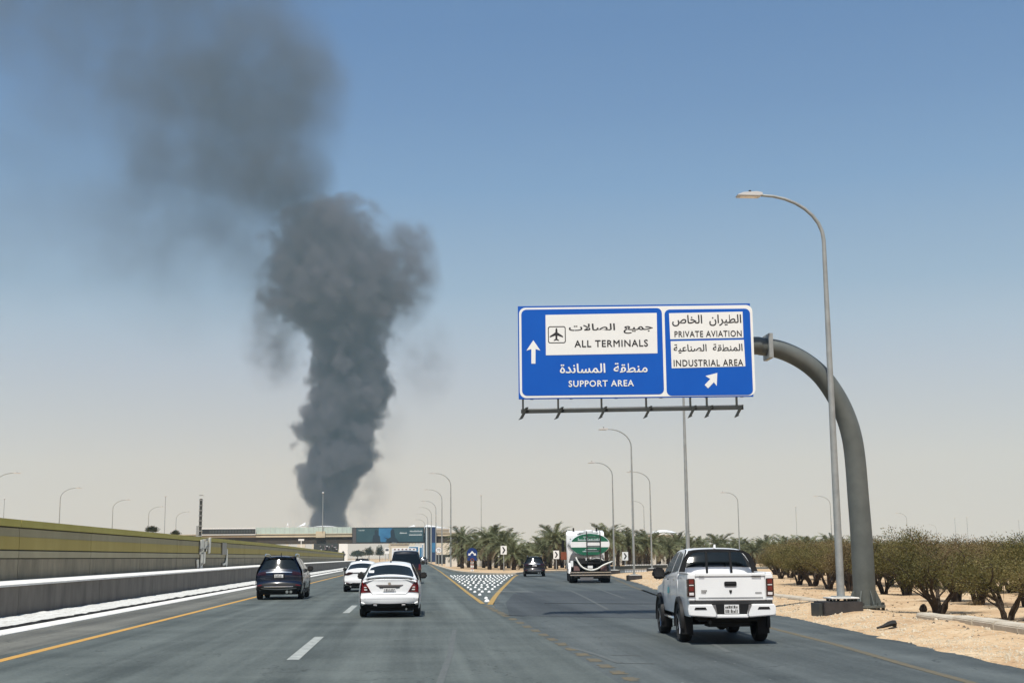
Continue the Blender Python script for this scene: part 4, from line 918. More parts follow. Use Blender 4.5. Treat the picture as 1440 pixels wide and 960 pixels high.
# ================================================================== VEHICLES
def chaikin(p, n=1):
    for _ in range(n):
        q = [p[0]]
        for a, b in zip(p, p[1:]): q += [tuple(.75*x+.25*y for x, y in zip(a, b)), tuple(.25*x+.75*y for x, y in zip(a, b))]
        p = q+[p[-1]]
    return p
def interp(tab, v):
    if v <= tab[0][0]: return tab[0][1]
    for (a, x), (b, y) in zip(tab, tab[1:]):
        if v <= b: return x+(y-x)*(v-a)/(b-a+1e-9)
    return tab[-1][1]
class Shell:
    """A car body: a long outline (y, z) from the rear bottom edge over the roof to the front bottom edge, swept across its width."""
    def __init__(s, outline, widths, bow=.10, edge=.03, taper=.07, L=4.4, side_top=None, arches=(), zb=.24, it=1):
        s.out = chaikin(outline, it+1); s.wt = widths; s.bow = bow; s.edge = edge; s.taper = taper; s.L = L; s.arches = arches; s.zb = zb; s.side_top = side_top
        d = [0]
        P = []
        for a, b in zip(s.out, s.out[1:]):          # resample by length
            n = max(1, int(sqrt((a[0]-b[0])**2+(a[1]-b[1])**2)/.05))
            for k in range(n): P.append((a[0]+(b[0]-a[0])*k/n, a[1]+(b[1]-a[1])*k/n))
        s.P = P+[s.out[-1]]; s.T = []
        for i in range(len(s.P)):
            a = s.P[max(0, i-2)]; b = s.P[min(len(s.P)-1, i+2)]; l = sqrt((b[0]-a[0])**2+(b[1]-a[1])**2)+1e-9
            s.T.append(((b[0]-a[0])/l, (b[1]-a[1])/l))
    def W(s, y, z):
        w = interp(s.wt, z); e = min(y, s.L-y)
        if e < .6: w -= s.taper*(1-max(0, e)/.6)**2*(1.0 if y < 1 else 1.8)
        return w
    def pt(s, t, u, off=0):       # t: index along the outline (float), u: -1..1 across
        i = min(len(s.P)-2, max(0, int(t))); f = t-i
        y = s.P[i][0]*(1-f)+s.P[i+1][0]*f; z = s.P[i][1]*(1-f)+s.P[i+1][1]*f
        ty = s.T[i][0]*(1-f)+s.T[i+1][0]*f; tz = s.T[i][1]*(1-f)+s.T[i+1][1]*f
        nx, nz = -tz, ty          # outward normal (outline runs up the rear, then forward)
        dn = -(s.bow*u*u+s.edge*abs(u)**8)*(abs(nx)*1.0+abs(nz)*.45)+off
        return Vector((u*s.W(y, z), y+nx*dn, z+nz*dn))
    def tz(s, z):                 # where on the rear the outline reaches height z
        for i, (a, b) in enumerate(zip(s.P, s.P[1:])):
            if a[1] <= z <= b[1] and b[1] > a[1]: return i+(z-a[1])/(b[1]-a[1])
        return 0
    def ty(s, y, top=True):       # where along the top the outline reaches station y
        for i in range(len(s.P)-2, 0, -1):
            a, b = s.P[i], s.P[i+1]
            if a[0] <= y <= b[0] and a[1] > s.zb+.2: return i+(y-a[0])/(b[0]-a[0]+1e-9)
        return 0
    def skin(s, name, m, parent, nu=20):
        n = len(s.P); us = [sin(pi/2*(2*j/nu-1)) for j in range(nu+1)]
        vs = [s.pt(i, u) for i in range(n) for u in us]
        fs = [(i*(nu+1)+j, i*(nu+1)+j+1, (i+1)*(nu+1)+j+1, (i+1)*(nu+1)+j) for i in range(n-1) for j in range(nu)]
        E = [s.pt(i, 1) for i in range(n)]
        ym, yM = min(p.y for p in E), max(p.y for p in E)
        cols = 90; mb = MB(); mb.add(vs, fs)
        for sd in (-1, 1):
            vv = []; rows = 12
            for c in range(cols+1):
                q = c/cols; y = ym+(yM-ym)*(.5-.5*cos(pi*q))*.5+(yM-ym)*q*.5
                y = min(max(y, ym+1e-4), yM-1e-4)
                zt = -9; zl = 9
                for a, b in zip(E, E[1:]):
                    if min(a.y, b.y) <= y <= max(a.y, b.y) and abs(a.y-b.y) > 1e-7:
                        z = a.z+(b.z-a.z)*(y-a.y)/(b.y-a.y); zt = max(zt, z); zl = min(zl, z)
                if zl > zt-.05 or zl > s.zb+.25+9*(q > .05 and q < .95): zl = s.zb
                if .04 < q < .96: zl = s.zb
                if s.side_top and s.side_top[0] < y < s.side_top[1]: zt = s.side_top[2]
                for cy_, r in s.arches:
                    if abs(y-cy_) < r: zl = max(zl, .0+s.ar_z+sqrt(r*r-(y-cy_)**2))
                zl = min(zl, zt-.01)
                for k in range(rows+1):
                    z = zl+(zt-zl)*k/rows; vv.append((sd*s.W(y, z), y, z))
            ff = [(c*(rows+1)+k, (c+1)*(rows+1)+k, (c+1)*(rows+1)+k+1, c*(rows+1)+k+1) for c in range(cols) for k in range(rows)]
            mb.add(vv, ff if sd > 0 else [f[::-1] for f in ff])
        me = bpy.data.meshes.new(name); me.from_pydata(mb.v, [], mb.f)
        bm = bmesh.new(); bm.from_mesh(me); bmesh.ops.remove_doubles(bm, verts=bm.verts, dist=.0015); bmesh.ops.recalc_face_normals(bm, faces=bm.faces)
        bm.to_mesh(me); bm.free(); me.materials.append(m); soft(me, 32)
        return link(name, me, None, parent)
    def rear(s, name, m, parent, rows, off=.008, nx=8, both=True, sides=(1,)):   # rows: (z, x0, x1) from below upward
        out = []
        for sg in sides:
            rr_ = []
            for a, b in zip(rows, rows[1:]):
                for k in range(3): rr_.append(tuple(p+(q-p)*k/3 for p, q in zip(a, b)))
            rr_.append(rows[-1]); vs = []; n = len(rr_)
            for lay in (off, -.02):
                for z, x0, x1 in rr_:
                    t = s.tz(z); i = int(t); wy = s.W(s.P[i][0], z)
                    for k in range(nx+1):
                        x = x0+(x1-x0)*k/nx; vs.append(s.pt(t, max(-1, min(1, sg*x/wy)), lay))
            L_n = n*(nx+1); g = lambda i, k: i*(nx+1)+k
            fs = [(g(i,k), g(i,k+1), g(i+1,k+1), g(i+1,k)) for i in range(n-1) for k in range(nx)]
            ring = [g(0,k) for k in range(nx+1)]+[g(i,nx) for i in range(1, n)]+[g(n-1,k) for k in range(nx-1, -1, -1)]+[g(i,0) for i in range(n-2, 0, -1)]
            fs += [(a, a+L_n, b+L_n, b) for a, b in zip(ring, ring[1:]+ring[:1])]
            out.append(MB().add(vs, fs).build(name, m, parent, smooth=True))
        return out
    def side(s, name, m, parent, sg, poly, off=.006):    # poly of (y, z), filled in vertical strips between a lower and an upper line
        lo, hi = poly; ys_ = sorted(set([p[0] for p in lo]+[p[0] for p in hi])); Y = []
        for a, b in zip(ys_, ys_[1:]): Y += [a+(b-a)*k/4 for k in range(4)]
        Y.append(ys_[-1]); vs = []; rows = 5
        for y in Y:
            a, b = interp(lo, y), interp(hi, y)
            for k in range(rows+1):
                z = a+(b-a)*k/rows; vs.append((sg*(s.W(y, z)+off), y, z))
        fs = [(c*(rows+1)+k, (c+1)*(rows+1)+k, (c+1)*(rows+1)+k+1, c*(rows+1)+k+1) for c in range(len(Y)-1) for k in range(rows)]
        return MB().add(vs, fs).build(name, m, parent, smooth=True)
tyre_cache = {}
def wheel(parent, x, y, r, wd, sg, rim='alloy'):
    key = (r, wd, rim)
    if key not in tyre_cache:
        prof = [(r*.66,-wd/2+.02),(r*.9,-wd/2),(r*.98,-wd/2+.03),(r,-wd/2+.06),(r,wd/2-.06),(r*.98,wd/2-.03),(r*.9,wd/2),(r*.66,wd/2-.02)]
        ty_ = MB().lathe(prof, 'x', 32).mesh('tyre', M['rubber'], True)
        rm = MB(); rm.lathe([(r*.67,wd*.30),(r*.62,wd*.34),(r*.60,wd*.2),(r*.25,wd*.12),(0,wd*.12)], 'x', 24)
        for k in range(5):
            a = 2*pi*k/5; rm.bar((wd*.27, cos(a)*r*.12, sin(a)*r*.12), (wd*.33, cos(a)*r*.63, sin(a)*r*.63), r*.17, .04)
        rm.lathe([(r*.16,wd*.2),(r*.15,wd*.33),(0,wd*.34)], 'x', 14)
        tyre_cache[key] = (ty_, rm.mesh('rim', M[rim], True))
    tm, rmm = tyre_cache[key]
    w_ = link('wheel', tm, None, parent, (x, y, r), 0 if sg > 0 else pi)
    link('rim', rmm, None, w_)
    return w_
def mirror(parent, x, y, z, sg, m, sc=1):
    o = MB().prism([(0,-.06),(.02,.08),(.16,.10),(.21,.04),(.2,-.05),(.12,-.085)], -.05, .06).build('side_mirror', m, parent, bevel=.022, smooth=True, loc=(x, y, z))
    o.scale = (sg*sc, sc, sc)
    MB().prism([(.03,-.045),(.04,.065),(.15,.08),(.185,.03),(.175,-.04)], -.056, -.052).build('mirror_glass', M['glass_mirror'], o)
    return o
def plate(sh, parent, z0, z1, hw, x=0):
    p = sh.rear('number_plate', M['plate'], parent, [(z0, x-hw, x+hw), (z1, x-hw, x+hw)], .02, 2)[0]
    t = sh.tz((z0+z1)/2); c = sh.pt(t, 0, .026)
    # characters too small to read: two rows of short dark strokes
    mb = MB(); rnd = random.Random(int(z0*1000))
    for row, (a, b) in enumerate(((.12,.48),(.56,.88))):
        xx = x-hw*.82
        while xx < x+hw*.75:
            w_ = rnd.uniform(.012,.03); mb.box(xx, xx+w_, c.y-.004, c.y+.002, z0+(z1-z0)*a, z0+(z1-z0)*(a+(b-a)*rnd.uniform(.6,1))); xx += w_+rnd.uniform(.012,.03)
    mb.build('plate_characters', M['grey_paint'], p)
    return p
def under(parent, x, y0, y1, z0, z1): MB().box(-x, x, y0, y1, z0, z1).build('underbody', M['underbody'], parent, bevel=.03)
def place(t, px0, px1, py_, yaw=0):
    a = gnd(px0, py_); b = gnd(px1, py_); c = (a+b)/2; return c

# ---- small white saloon
def saloon(label, rz, loc, detail=True, paint='white_paint', group=None):
    t = empty('saloon_car', loc, rz); tag(t, label, 'car', group)
    out = [(.30,.26),(.10,.27),(.03,.33),(.0,.45),(.0,.58),(.05,.66),(.055,.80),(.06,.96),(.04,1.035),(.12,1.065),(.42,1.10),(.55,1.13),(1.02,1.385),(1.25,1.46),(1.75,1.505),(2.25,1.49),(2.6,1.42),(3.42,1.02),(3.6,.98),(4.15,.86),(4.36,.74),(4.42,.6),(4.42,.35),(4.3,.24)]
    wt = [(.2,.80),(.4,.845),(.62,.85),(.85,.83),(1.0,.79),(1.1,.755),(1.3,.655),(1.47,.57),(1.6,.5)]
    sh = Shell(out, wt, bow=.12, edge=.05, taper=.07, L=4.42, arches=((.95,.345),(3.5,.345))); sh.ar_z = .3
    b = sh.skin('body', M[paint], t)
    sh.rear('rear_window', M['glass'], t, [(1.145,-.63,.63),(1.20,-.645,.645),(1.33,-.60,.60),(1.40,-.54,.54)], .006, 14)
    sh.rear('boot_lid_edge', M['gap'], t, [(1.055,-.60,.60),(1.075,-.62,.62)], .004, 12)
    sp = MB(); 
    prof = [(-.02,-.015),(-.05,.02),(.04,.045),(.16,.03),(.12,-.005)]
    n = 13; vs = []
    for i in range(n):
        u = -1+2*i/(n-1); 
        for y, z in prof: vs.append((u*.65, y+.07+.10*u*u, 1.075+z-.03*u*u-.02*abs(u)**6))
    k = len(prof); fs = [(i*k+j, i*k+(j+1)%k, (i+1)*k+(j+1)%k, (i+1)*k+j) for i in range(n-1) for j in range(k)]+[tuple(range(k)), tuple(range((n-1)*k, n*k))[::-1]]
    sp.add(vs, fs).build('boot_spoiler', M[paint], t, smooth=True)
    tl = [(.69,.50,.775),(.74,.53,.815),(.80,.565,.81),(.88,.62,.80),(.95,.68,.78),(.985,.72,.765)]
    for o in sh.rear('tail_light', M['red_lens'], t, tl, .014, 6, sides=(1,-1)): pass
    for sg in (1,-1):
        sh.rear('reversing_lens', M['dark_red_lens'], t, [(.705,.51,.64),(.76,.55,.66),(.80,.585,.665)], .018, 4, sides=(sg,))
        sh.rear('clear_lens', M['clear_lens'], t, [(.735,.60,.68),(.765,.61,.69)], .024, 3, sides=(sg,)); sh.rear('clear_lens', M['clear_lens'], t, [(.80,.62,.69),(.825,.63,.69)], .024, 3, sides=(sg,))
        sh.rear('bumper_reflector', M['clear_lens'], t, [(.315,.335,.43),(.345,.335,.43)], .03, 2, sides=(sg,))
    sh.rear('chrome_trim', M['dark_chrome'], t, [(.795,-.2,.2),(.83,-.30,.30),(.86,-.36,.36),(.875,-.37,.37)], .010, 10)
    sh.rear('handle_recess', M['gap'], t, [(.79,-.26,.26),(.835,-.29,.29)], .014, 6)
    sh.rear('badge', M['chrome'], t, [(.885,-.028,.028),(.915,-.038,.038),(.94,-.028,.028)], .02, 3)
    plate(sh, t, .70, .785, .17)
    sh.rear('boot_seam', M['gap'], t, [(.62,-.43,.43),(.632,-.44,.44)], .003, 10)
    for sg in (1,-1): sh.rear('boot_seam', M['gap'], t, [(.625,.43,.442),(.69,.50,.512)], .003, 2, sides=(sg,))
    sh.rear('lower_bumper', M['black_plastic'], t, [(.265,-.72,.72),(.30,-.66,.66),(.34,-.50,.50),(.375,-.42,.42)], .010, 12)
    sh.rear('bumper_crease', M['gap2'], t, [(.50,-.80,.80),(.507,-.80,.80)], .002, 12)
    for sg in (1,-1):
        sh.side('side_window', M['glass'], t, sg, ([(1.15,1.13),(2.2,1.06),(3.2,1.02)], [(1.15,1.20),(1.5,1.38),(2.2,1.41),(2.62,1.34),(3.2,1.05)]))
        sh.side('window_pillar', M['gap'], t, sg, ([(2.1,1.06),(2.18,1.06)], [(2.1,1.41),(2.18,1.41)]), .012)
        for y in (.95, 3.5): wheel(t, sg*.735, y, .30, .19, sg)
        mirror(t, sg*.80, 3.05, 1.07, sg, M['black_plastic'], 1.05)
    under(t, .66, .25, 4.2, .17, .5)
    MB().prism([(-.02,0),(.02,0),(.012,.05),(-.012,.05)], -.04, .04).build('roof_aerial', M['black_plastic'], t, loc=(0,1.35,1.475))
    MB().box(-.575,-.44,-.0015,.0015,-.065,.065).build('window_sticker', M['plate'], t, loc=(0,.63,1.225)).rotation_euler = (-R(62),0,0)
    MB().tube([(.45,.12,.22),(.45,.35,.24)], .028, 8).build('exhaust', M['steel'], t)
    return t, sh
c = place(None, 503, 594, 866)
saloon('white saloon car with boot spoiler and red tail lights in the middle lane, nearest saloon', R(-.5), (c.x, c.y-.95, 0))

# ---- second white saloon, half hidden
def saloon2(loc, rz, label):
    t = empty('saloon_car', loc, rz); tag(t, label, 'car')
    out = [(.32,.24),(.10,.27),(.02,.36),(.0,.55),(.04,.70),(.05,.88),(.03,.99),(.14,1.04),(.42,1.09),(.95,1.34),(1.3,1.44),(1.8,1.475),(2.3,1.46),(2.7,1.38),(3.5,1.0),(4.3,.85),(4.55,.7),(4.6,.4),(4.45,.22)]
    wt = [(.2,.82),(.45,.885),(.7,.89),(.9,.86),(1.05,.79),(1.25,.68),(1.45,.58)]
    sh = Shell(out, wt, bow=.14, edge=.05, taper=.09, L=4.6, arches=((1.0,.36),(3.7,.36))); sh.ar_z = .32
    sh.skin('body', M['white_paint'], t)
    sh.rear('rear_window', M['glass'], t, [(1.12,-.66,.66),(1.25,-.62,.62),(1.345,-.56,.56)], .006, 12)
    sh.rear('tail_light', M['dark_red_lens'], t, [(.80,.62,.84),(.86,.42,.86),(.92,.40,.85),(.955,.62,.84)], .016, 6, sides=(1,-1))
    sh.rear('light_bar', M['black_plastic'], t, [(.87,-.45,.45),(.90,-.45,.45)], .012, 8)
    sh.rear('lower_bumper', M['black_plastic'], t, [(.27,-.74,.74),(.32,-.7,.7),(.40,-.45,.45),(.43,-.4,.4)], .012, 10)
    for sg in (1,-1): sh.rear('bumper_reflector', M['red_lens'], t, [(.40,.58,.74),(.425,.56,.74)], .02, 2, sides=(sg,))
    plate(sh, t, .66, .76, .17)
    sh.rear('badge', M['chrome'], t, [(.93,-.05,.05),(.97,-.05,.05)], .02, 2)
    sh.rear('lettering', M['grey_paint'], t, [(.985,.30,.46),(1.0,.30,.46)], .02, 2)
    for sg in (1,-1):
        sh.side('side_window', M['glass'], t, sg, ([(1.05,1.10),(2.2,1.04),(3.3,1.0)], [(1.05,1.15),(1.5,1.33),(2.2,1.37),(2.7,1.30),(3.3,1.03)]))
        for y in (1.0, 3.7): wheel(t, sg*.775, y, .32, .20, sg)
        mirror(t, sg*.84, 3.1, 1.03, sg, M['black_plastic'])
    under(t, .70, .25, 4.4, .17, .5)
    for sg in (1,-1): MB().tube([(sg*.5,.08,.26),(sg*.5,.35,.27)], .04, 10).build('exhaust', M['chrome'], t)
    return t
g_ = gnd(483, 831.5); saloon2((g_.x+.88, g_.y-1.0, 0), R(-.3), 'white saloon partly hidden behind the nearest white saloon, on its left')

# ---- tall wagons (navy one near, darker ones far)
def wagon(name, loc, rz, label, paint, kind='suv', scale=1.0):
    t = empty(name, loc, rz); tag(t, label, 'car')
    out = [(.34,.28),(.10,.30),(.01,.40),(.0,.55),(.04,.64),(.10,.72),(.075,.90),(.09,1.04),(.13,1.12),(.19,1.20),(.36,1.50),(.44,1.61),(.30,1.655),(.42,1.70),(.9,1.715),(1.8,1.72),(2.5,1.67),(2.9,1.58),(3.5,1.18),(4.35,1.02),(4.65,.86),(4.72,.6),(4.7,.38),(4.5,.26)]
    wt = [(.2,.86),(.45,.93),(.7,.95),(.95,.935),(1.1,.905),(1.2,.86),(1.32,.79),(1.45,.725),(1.62,.63),(1.72,.55)]
    sh = Shell(out, wt, bow=.13, edge=.05, taper=.09, L=4.72, arches=((1.0,.40),(3.78,.40)), it=0); sh.ar_z = .36
    sh.skin('body', M[paint], t)
    sh.rear('rear_window', M['glass'], t, [(1.21,-.735,.735),(1.27,-.715,.715),(1.45,-.635,.635),(1.59,-.56,.56)], .006, 14)
    sh.rear('tail_light', M['dark_red_lens'], t, [(.96,.52,.90),(1.0,.50,.91),(1.08,.50,.90),(1.13,.53,.875)], .016, 8, sides=(1,-1))
    sh.rear('chrome_bar', M['chrome'], t, [(1.06,-.50,.50),(1.09,-.51,.51)], .022, 12)
    sh.rear('badge', M['chrome'], t, [(1.11,-.055,.055),(1.15,-.065,.065),(1.185,-.045,.045)], .022, 4)
    sh.rear('plate_recess', M['black_plastic'], t, [(.835,-.24,.24),(1.015,-.22,.22)], .006, 4)
    plate(sh, t, .86, .985, .17)
    sh.rear('lower_bumper', M['black_plastic'], t, [(.305,-.80,.80),(.45,-.86,.86),(.60,-.88,.88),(.66,-.86,.86)], .010, 14)
    sh.rear('skid_plate', M['alloy'], t, [(.40,-.70,.70),(.44,-.68,.68)], .02, 12)
    sh.rear('bumper_trim', M['chrome'], t, [(.49,-.58,.58),(.535,-.56,.56)], .026, 12)
    for sg in (1,-1):
        sh.rear('bumper_reflector', M['red_lens'], t, [(.58,.66,.84),(.625,.66,.84)], .02, 3, sides=(sg,))
        sh.side('side_window', M['glass'], t, sg, ([(.62,1.24),(1.7,1.19),(3.2,1.15)], [(.62,1.42),(.9,1.58),(1.8,1.61),(2.7,1.55),(3.2,1.22)]))
        sh.side('window_pillar', M['gap'], t, sg, ([(1.75,1.18),(1.85,1.18)], [(1.75,1.61),(1.85,1.61)]), .012)
        sh.side('chrome_sill', M['chrome'], t, sg, ([(.7,1.185),(3.2,1.125)], [(.7,1.205),(3.2,1.145)]), .014)
        sh.side('sill_cladding', M['black_plastic'], t, sg, ([(1.45,.26),(3.3,.26)], [(1.45,.42),(3.3,.42)]), .014)
        MB().tube([(sg*.60,.5,1.70),(sg*.60,.7,1.765),(sg*.60,1.6,1.775),(sg*.59,2.4,1.74),(sg*.58,2.55,1.68)], .022, 8).build('roof_rail', M['chrome'], t, smooth=True)
        for y in (1.0, 3.78): wheel(t, sg*.815, y, .36, .22, sg)
        mirror(t, sg*.88, 3.05, 1.17, sg, M['black_plastic'], 1.25)
    for i, (x, z) in enumerate(((-.155,1.115),(-.33,.79),(-.31,.72))): pass
    MB().tube([(.33,.06,.31),(.33,.35,.33)], .06, 12).build('exhaust', M['chrome'], t)
    MB().tube([(.48,.07,.31),(.48,.35,.33)], .055, 12).build('exhaust', M['chrome'], t)
    under(t, .74, .3, 4.4, .2, .6)
    MB().prism([(-.015,0),(.015,0),(.008,.12),(-.008,.12)], -.03, .06).build('roof_aerial', M['black_plastic'], t, loc=(.03,.62,1.705))
    for o in [t]: o.scale = (scale,)*3
    return t
c = place(None, 357, 433, 842)
wagon('suv', (c.x, c.y-1.0, 0), R(.3), 'dark navy tall estate car with silver roof rails in the left lane', 'navy_paint')
c = place(None, 736, 765, 810)
wagon('suv', (c.x, c.y-.9, 0), R(-4), 'small dark car on the slip road, driving left of the tanker', 'black_paint', scale=.93)
c = gnd(512, 809.5); wagon('suv', (-5.0, c.y+8, 0), 0, 'black car mostly hidden beyond the half hidden white saloon', 'black_paint', scale=.9)
wagon('suv', (4.45, 455, 0), 0, 'tiny far white car at the foot of the billboard pillar', 'white_paint', scale=1)
wagon('suv', (2.0, 300, 0), 0, 'tiny far dark car showing beside the dark van on the main road', 'grey_paint', scale=1)

# ---- dark van ahead of the white saloon
def van(loc):
    t = empty('van', loc, R(-.3)); tag(t, 'black van with dark rear window directly ahead of the nearest white saloon', 'van')
    out = [(.3,.3),(.05,.32),(.0,.5),(.03,.7),(.05,1.1),(.12,1.5),(.22,1.92),(.34,2.0),(.7,2.03),(2.5,2.02),(3.4,1.9),(4.1,1.25),(4.8,1.05),(4.95,.7),(4.9,.35),(4.7,.28)]
    wt = [(.2,.86),(.5,.93),(.95,.95),(1.25,.92),(1.9,.78),(2.05,.72)]
    sh = Shell(out, wt, bow=.09, edge=.05, taper=.05, L=4.95, arches=((1.0,.38),(3.9,.38)), it=0); sh.ar_z = .34
    sh.skin('body', M['black_paint'], t)
    sh.rear('rear_window', M['glass'], t, [(1.25,-.80,.80),(1.5,-.77,.77),(1.8,-.68,.68)], .006, 10)
    sh.rear('tail_light', M['red_lens'], t, [(.85,.76,.9),(1.2,.78,.9)], .014, 4, sides=(1,-1)); plate(sh, t, .8, .92, .2)
    for sg in (1,-1):
        sh.side('side_window', M['glass'], t, sg, ([(.5,1.28),(3.6,1.22)], [(.5,1.78),(3.1,1.8),(3.6,1.55)]))
        for y in (1.0, 3.9): wheel(t, sg*.82, y, .34, .21, sg)
        mirror(t, sg*.90, 3.7, 1.25, sg, M['black_plastic'], 1.3)
    under(t, .75, .3, 4.6, .2, .6)
    return t
q = at(571, 790, 82); van((q.x, 82, 0))
# white lorry box beyond it
q = at(569, 780, 120); t = empty('box_lorry', (q.x, 120, 0)); tag(t, 'white box lorry whose top shows just above the black van', 'lorry')
MB().box(-1.15,1.05,0,5.2,.9,2.42).build('cargo_box', M['white_paint'], t, bevel=.04)
MB().box(-1.0,1.0,5.3,7.0,.5,2.3).build('cab', M['white_paint'], t, bevel=.12); MB().box(-.45,.45,-.7,7,.5,.85).build('chassis', M['underbody'], t)
MB().box(-1.1,1.0,-.03,-.004,1.0,1.08).build('door_bar', M['steel'], t)
for k in range(6): MB().box(-.95+k*.34,-.8+k*.34,-.02,.1,2.28,2.36).build('marker_light', M['red_lens'], t)
for sg in (1,-1):
    for y in (1.2, 6.0): wheel(t, sg*.9, y, .45, .28, sg, 'steel')
    MB().box(sg*1.15-.06,sg*1.15+.06,5.9,6.0,1.5,2.0).build('side_mirror', M['black_plastic'], t)

# ---- white pickup
def pickup(loc, rz, sc):
    t = empty('pickup_truck', loc, rz); t.scale = (sc,)*3; tag(t, 'large white double cab pickup truck with black wheel arches on the right of the road', 'pickup truck')
    # body with open load bed; the cab stands at y > 1.55
    out = [(.12,.86),(.09,.90),(.075,1.1),(.06,1.36),(.07,1.405),(.12,1.41),(.14,.98),(1.46,.98),(1.50,1.30),(1.53,1.42),(1.58,1.56),(1.74,1.84),(1.90,1.915),(2.6,1.935),(3.1,1.875),(3.35,1.77),(4.0,1.20),(4.15,1.16),(4.9,1.08),(5.15,.96),(5.22,.7),(5.2,.45),(5.05,.35)]
    wt = [(.3,.86),(.6,.915),(.95,.935),(1.2,.925),(1.36,.905),(1.42,.88),(1.6,.80),(1.8,.70),(1.9,.635),(1.94,.60)]
    sh = Shell(out, wt, bow=.035, edge=.03, taper=.03, L=5.22, side_top=(.10,1.53,1.405), arches=((1.22,.45),(4.30,.45)), zb=.55, it=0); sh.ar_z = .38
    sh.skin('body', M['white_paint'], t)
    MB().box(-.86,-.80,.12,1.54,.97,1.405).build('bed_side', M['white_paint'], t, bevel=.012); MB().box(.80,.86,.12,1.54,.97,1.405).build('bed_side', M['white_paint'], t, bevel=.012)
    for sg in (1,-1): MB().box(min(sg*.80,sg*.93)+ (0 if sg>0 else .0),max(sg*.80,sg*.93),.09,1.55,1.395,1.425).build('bed_rail', M['white_paint'], t, bevel=.012)
    # tailgate
    tg = MB().box(-.765,.765,.03,.10,.86,1.405).build('tailgate', M['white_paint'], t, bevel=.018, smooth=True)
    MB().box(-.765,.765,.012,.045,1.345,1.41).build('top_lip', M['white_paint'], tg, bevel=.012, smooth=True)
    MB().box(-.70,.70,.022,.04,.915,.935).build('crease', M['gap2'], tg)
    MB().prism(rrect(-.135,.135,1.15,1.245,.03,3), .012, .03).build('tailgate_handle', M['black_plastic'], tg, bevel=.004)
    MB().box(-.1,.1,.004,.014,1.20,1.225).build('handle_grip', M['gap'], tg)
    MB().prism([(-.028,1.04),(-.03,1.075),(.03,1.075),(.028,1.04),(0,1.0)], .020, .032).build('badge', M['ink'], tg)
    for x0, x1, z0, z1, n, m in ((-.635,-.51,1.055,1.08,5,'grey_paint'),(-.635,-.53,1.015,1.045,4,'grey_paint'),(.54,.68,1.005,1.03,6,'grey_paint'),(.47,.675,1.335,1.36,8,'grey_paint'),(-.68,-.56,1.345,1.36,4,'alloy')):
        mb = MB()
        for k in range(n): mb.box(x0+(x1-x0)*k/n, x0+(x1-x0)*(k+.62)/n, (.002 if z0 > 1.3 else .020), .031, z0, z1)
        mb.build('lettering', M[m], tg)
    for sg in (1,-1):
        MB().box(min(sg*.768,sg*.93),max(sg*.768,sg*.93),.02,.14,.86,1.40).build('corner_post', M['white_paint'], t, bevel=.02, smooth=True)
        tl = MB().box(min(sg*.775,sg*.940),max(sg*.775,sg*.940),-.002,.16,.945,1.305).build('tail_light', M['dark_red_lens'], t, bevel=.012, smooth=True)
        a, b = (sg*.79, sg*.92)
        for z0, z1, m in ((1.20,1.29,'red_lens'),(1.165,1.185,'clear_lens'),(1.06,1.15,'red_lens'),(.975,1.03,'clear_lens')): MB().box(min(a,b)+.015,max(a,b)-.015,-.008,.01,z0,z1).build('lens', M[m], tl, bevel=.004)
    # step bumper
    bp = MB().prism([(-.93,.575),(-.945,.64),(-.95,.72),(-.93,.80),(-.42,.80),(-.36,.70),(-.33,.62),(-.33,.575),(-.36,.54)], -.10, .08).build('bumper', M['white_paint'], t, bevel=.02, smooth=True)
    bq = MB().prism([(.93,.575),(.945,.64),(.95,.72),(.93,.80),(.42,.80),(.36,.70),(.33,.62),(.33,.575),(.36,.54)], -.10, .08).build('bumper', M['white_paint'], t, bevel=.02, smooth=True)
    MB().box(-.36,.36,-.07,.10,.53,.60).build('bumper_step', M['white_paint'], t, bevel=.015, smooth=True)
    MB().box(-.40,.40,-.03,.10,.60,.80).build('bumper_centre', M['black_plastic'], t)
    for sg in (1,-1):
        MB().prism([(sg*.82,.70),(sg*.55,.70),(sg*.58,.745),(sg*.80,.745)], -.108, -.09).build('bumper_reflector', M['black_plastic'], bp if sg < 0 else bq)
        MB().prism([(sg*.33,.615),(sg*.36,.79),(sg*.43,.79),(sg*.38,.70),(sg*.345,.615)], -.105, -.095).build('tow_step', M['alloy'], bp if sg < 0 else bq)
    p = MB().box(-.16,.155,-.05,-.03,.615,.79).build('number_plate', M['plate'], t)
    rnd = random.Random(5); mb = MB()
    for z0, z1 in ((.63,.70),(.72,.775)):
        x = -.14
        while x < .13: w_ = rnd.uniform(.01,.03); mb.box(x, x+w_, -.055, -.0495, z0, z0+(z1-z0)*rnd.uniform(.6,1)); x += w_+rnd.uniform(.008,.02)
    mb.build('plate_characters', M['ink'], p)
    MB().box(-.9,.9,-.0,.06,.80,.862).build('gap_strip', M['gap'], t)
    # rear glass and black sports bar
    sh2 = sh
    i0 = [i for i, q_ in enumerate(sh.P) if q_[0] > 1.5 and q_[1] > 1.42][0]
    def cabrear(name, m, rows, off):
        vs = []; nx = 10; rr_ = []
        for a, b in zip(rows, rows[1:]):
            for k in range(3): rr_.append(tuple(p_+(q_-p_)*k/3 for p_, q_ in zip(a, b)))
        rr_.append(rows[-1])
        for z, x0, x1 in rr_:
            i = i0
            while sh.P[i][1] < z and i < len(sh.P)-2: i += 1
            wy = sh.W(sh.P[i][0], z)
            for k in range(nx+1): vs.append(sh.pt(i, max(-1,min(1,(x0+(x1-x0)*k/nx)/wy)), off))
        fs = [(i*(nx+1)+k, i*(nx+1)+k+1, (i+1)*(nx+1)+k+1, (i+1)*(nx+1)+k) for i in range(len(rr_)-1) for k in range(nx)]
        return MB().add(vs, fs).build(name, M[m], t, smooth=True)
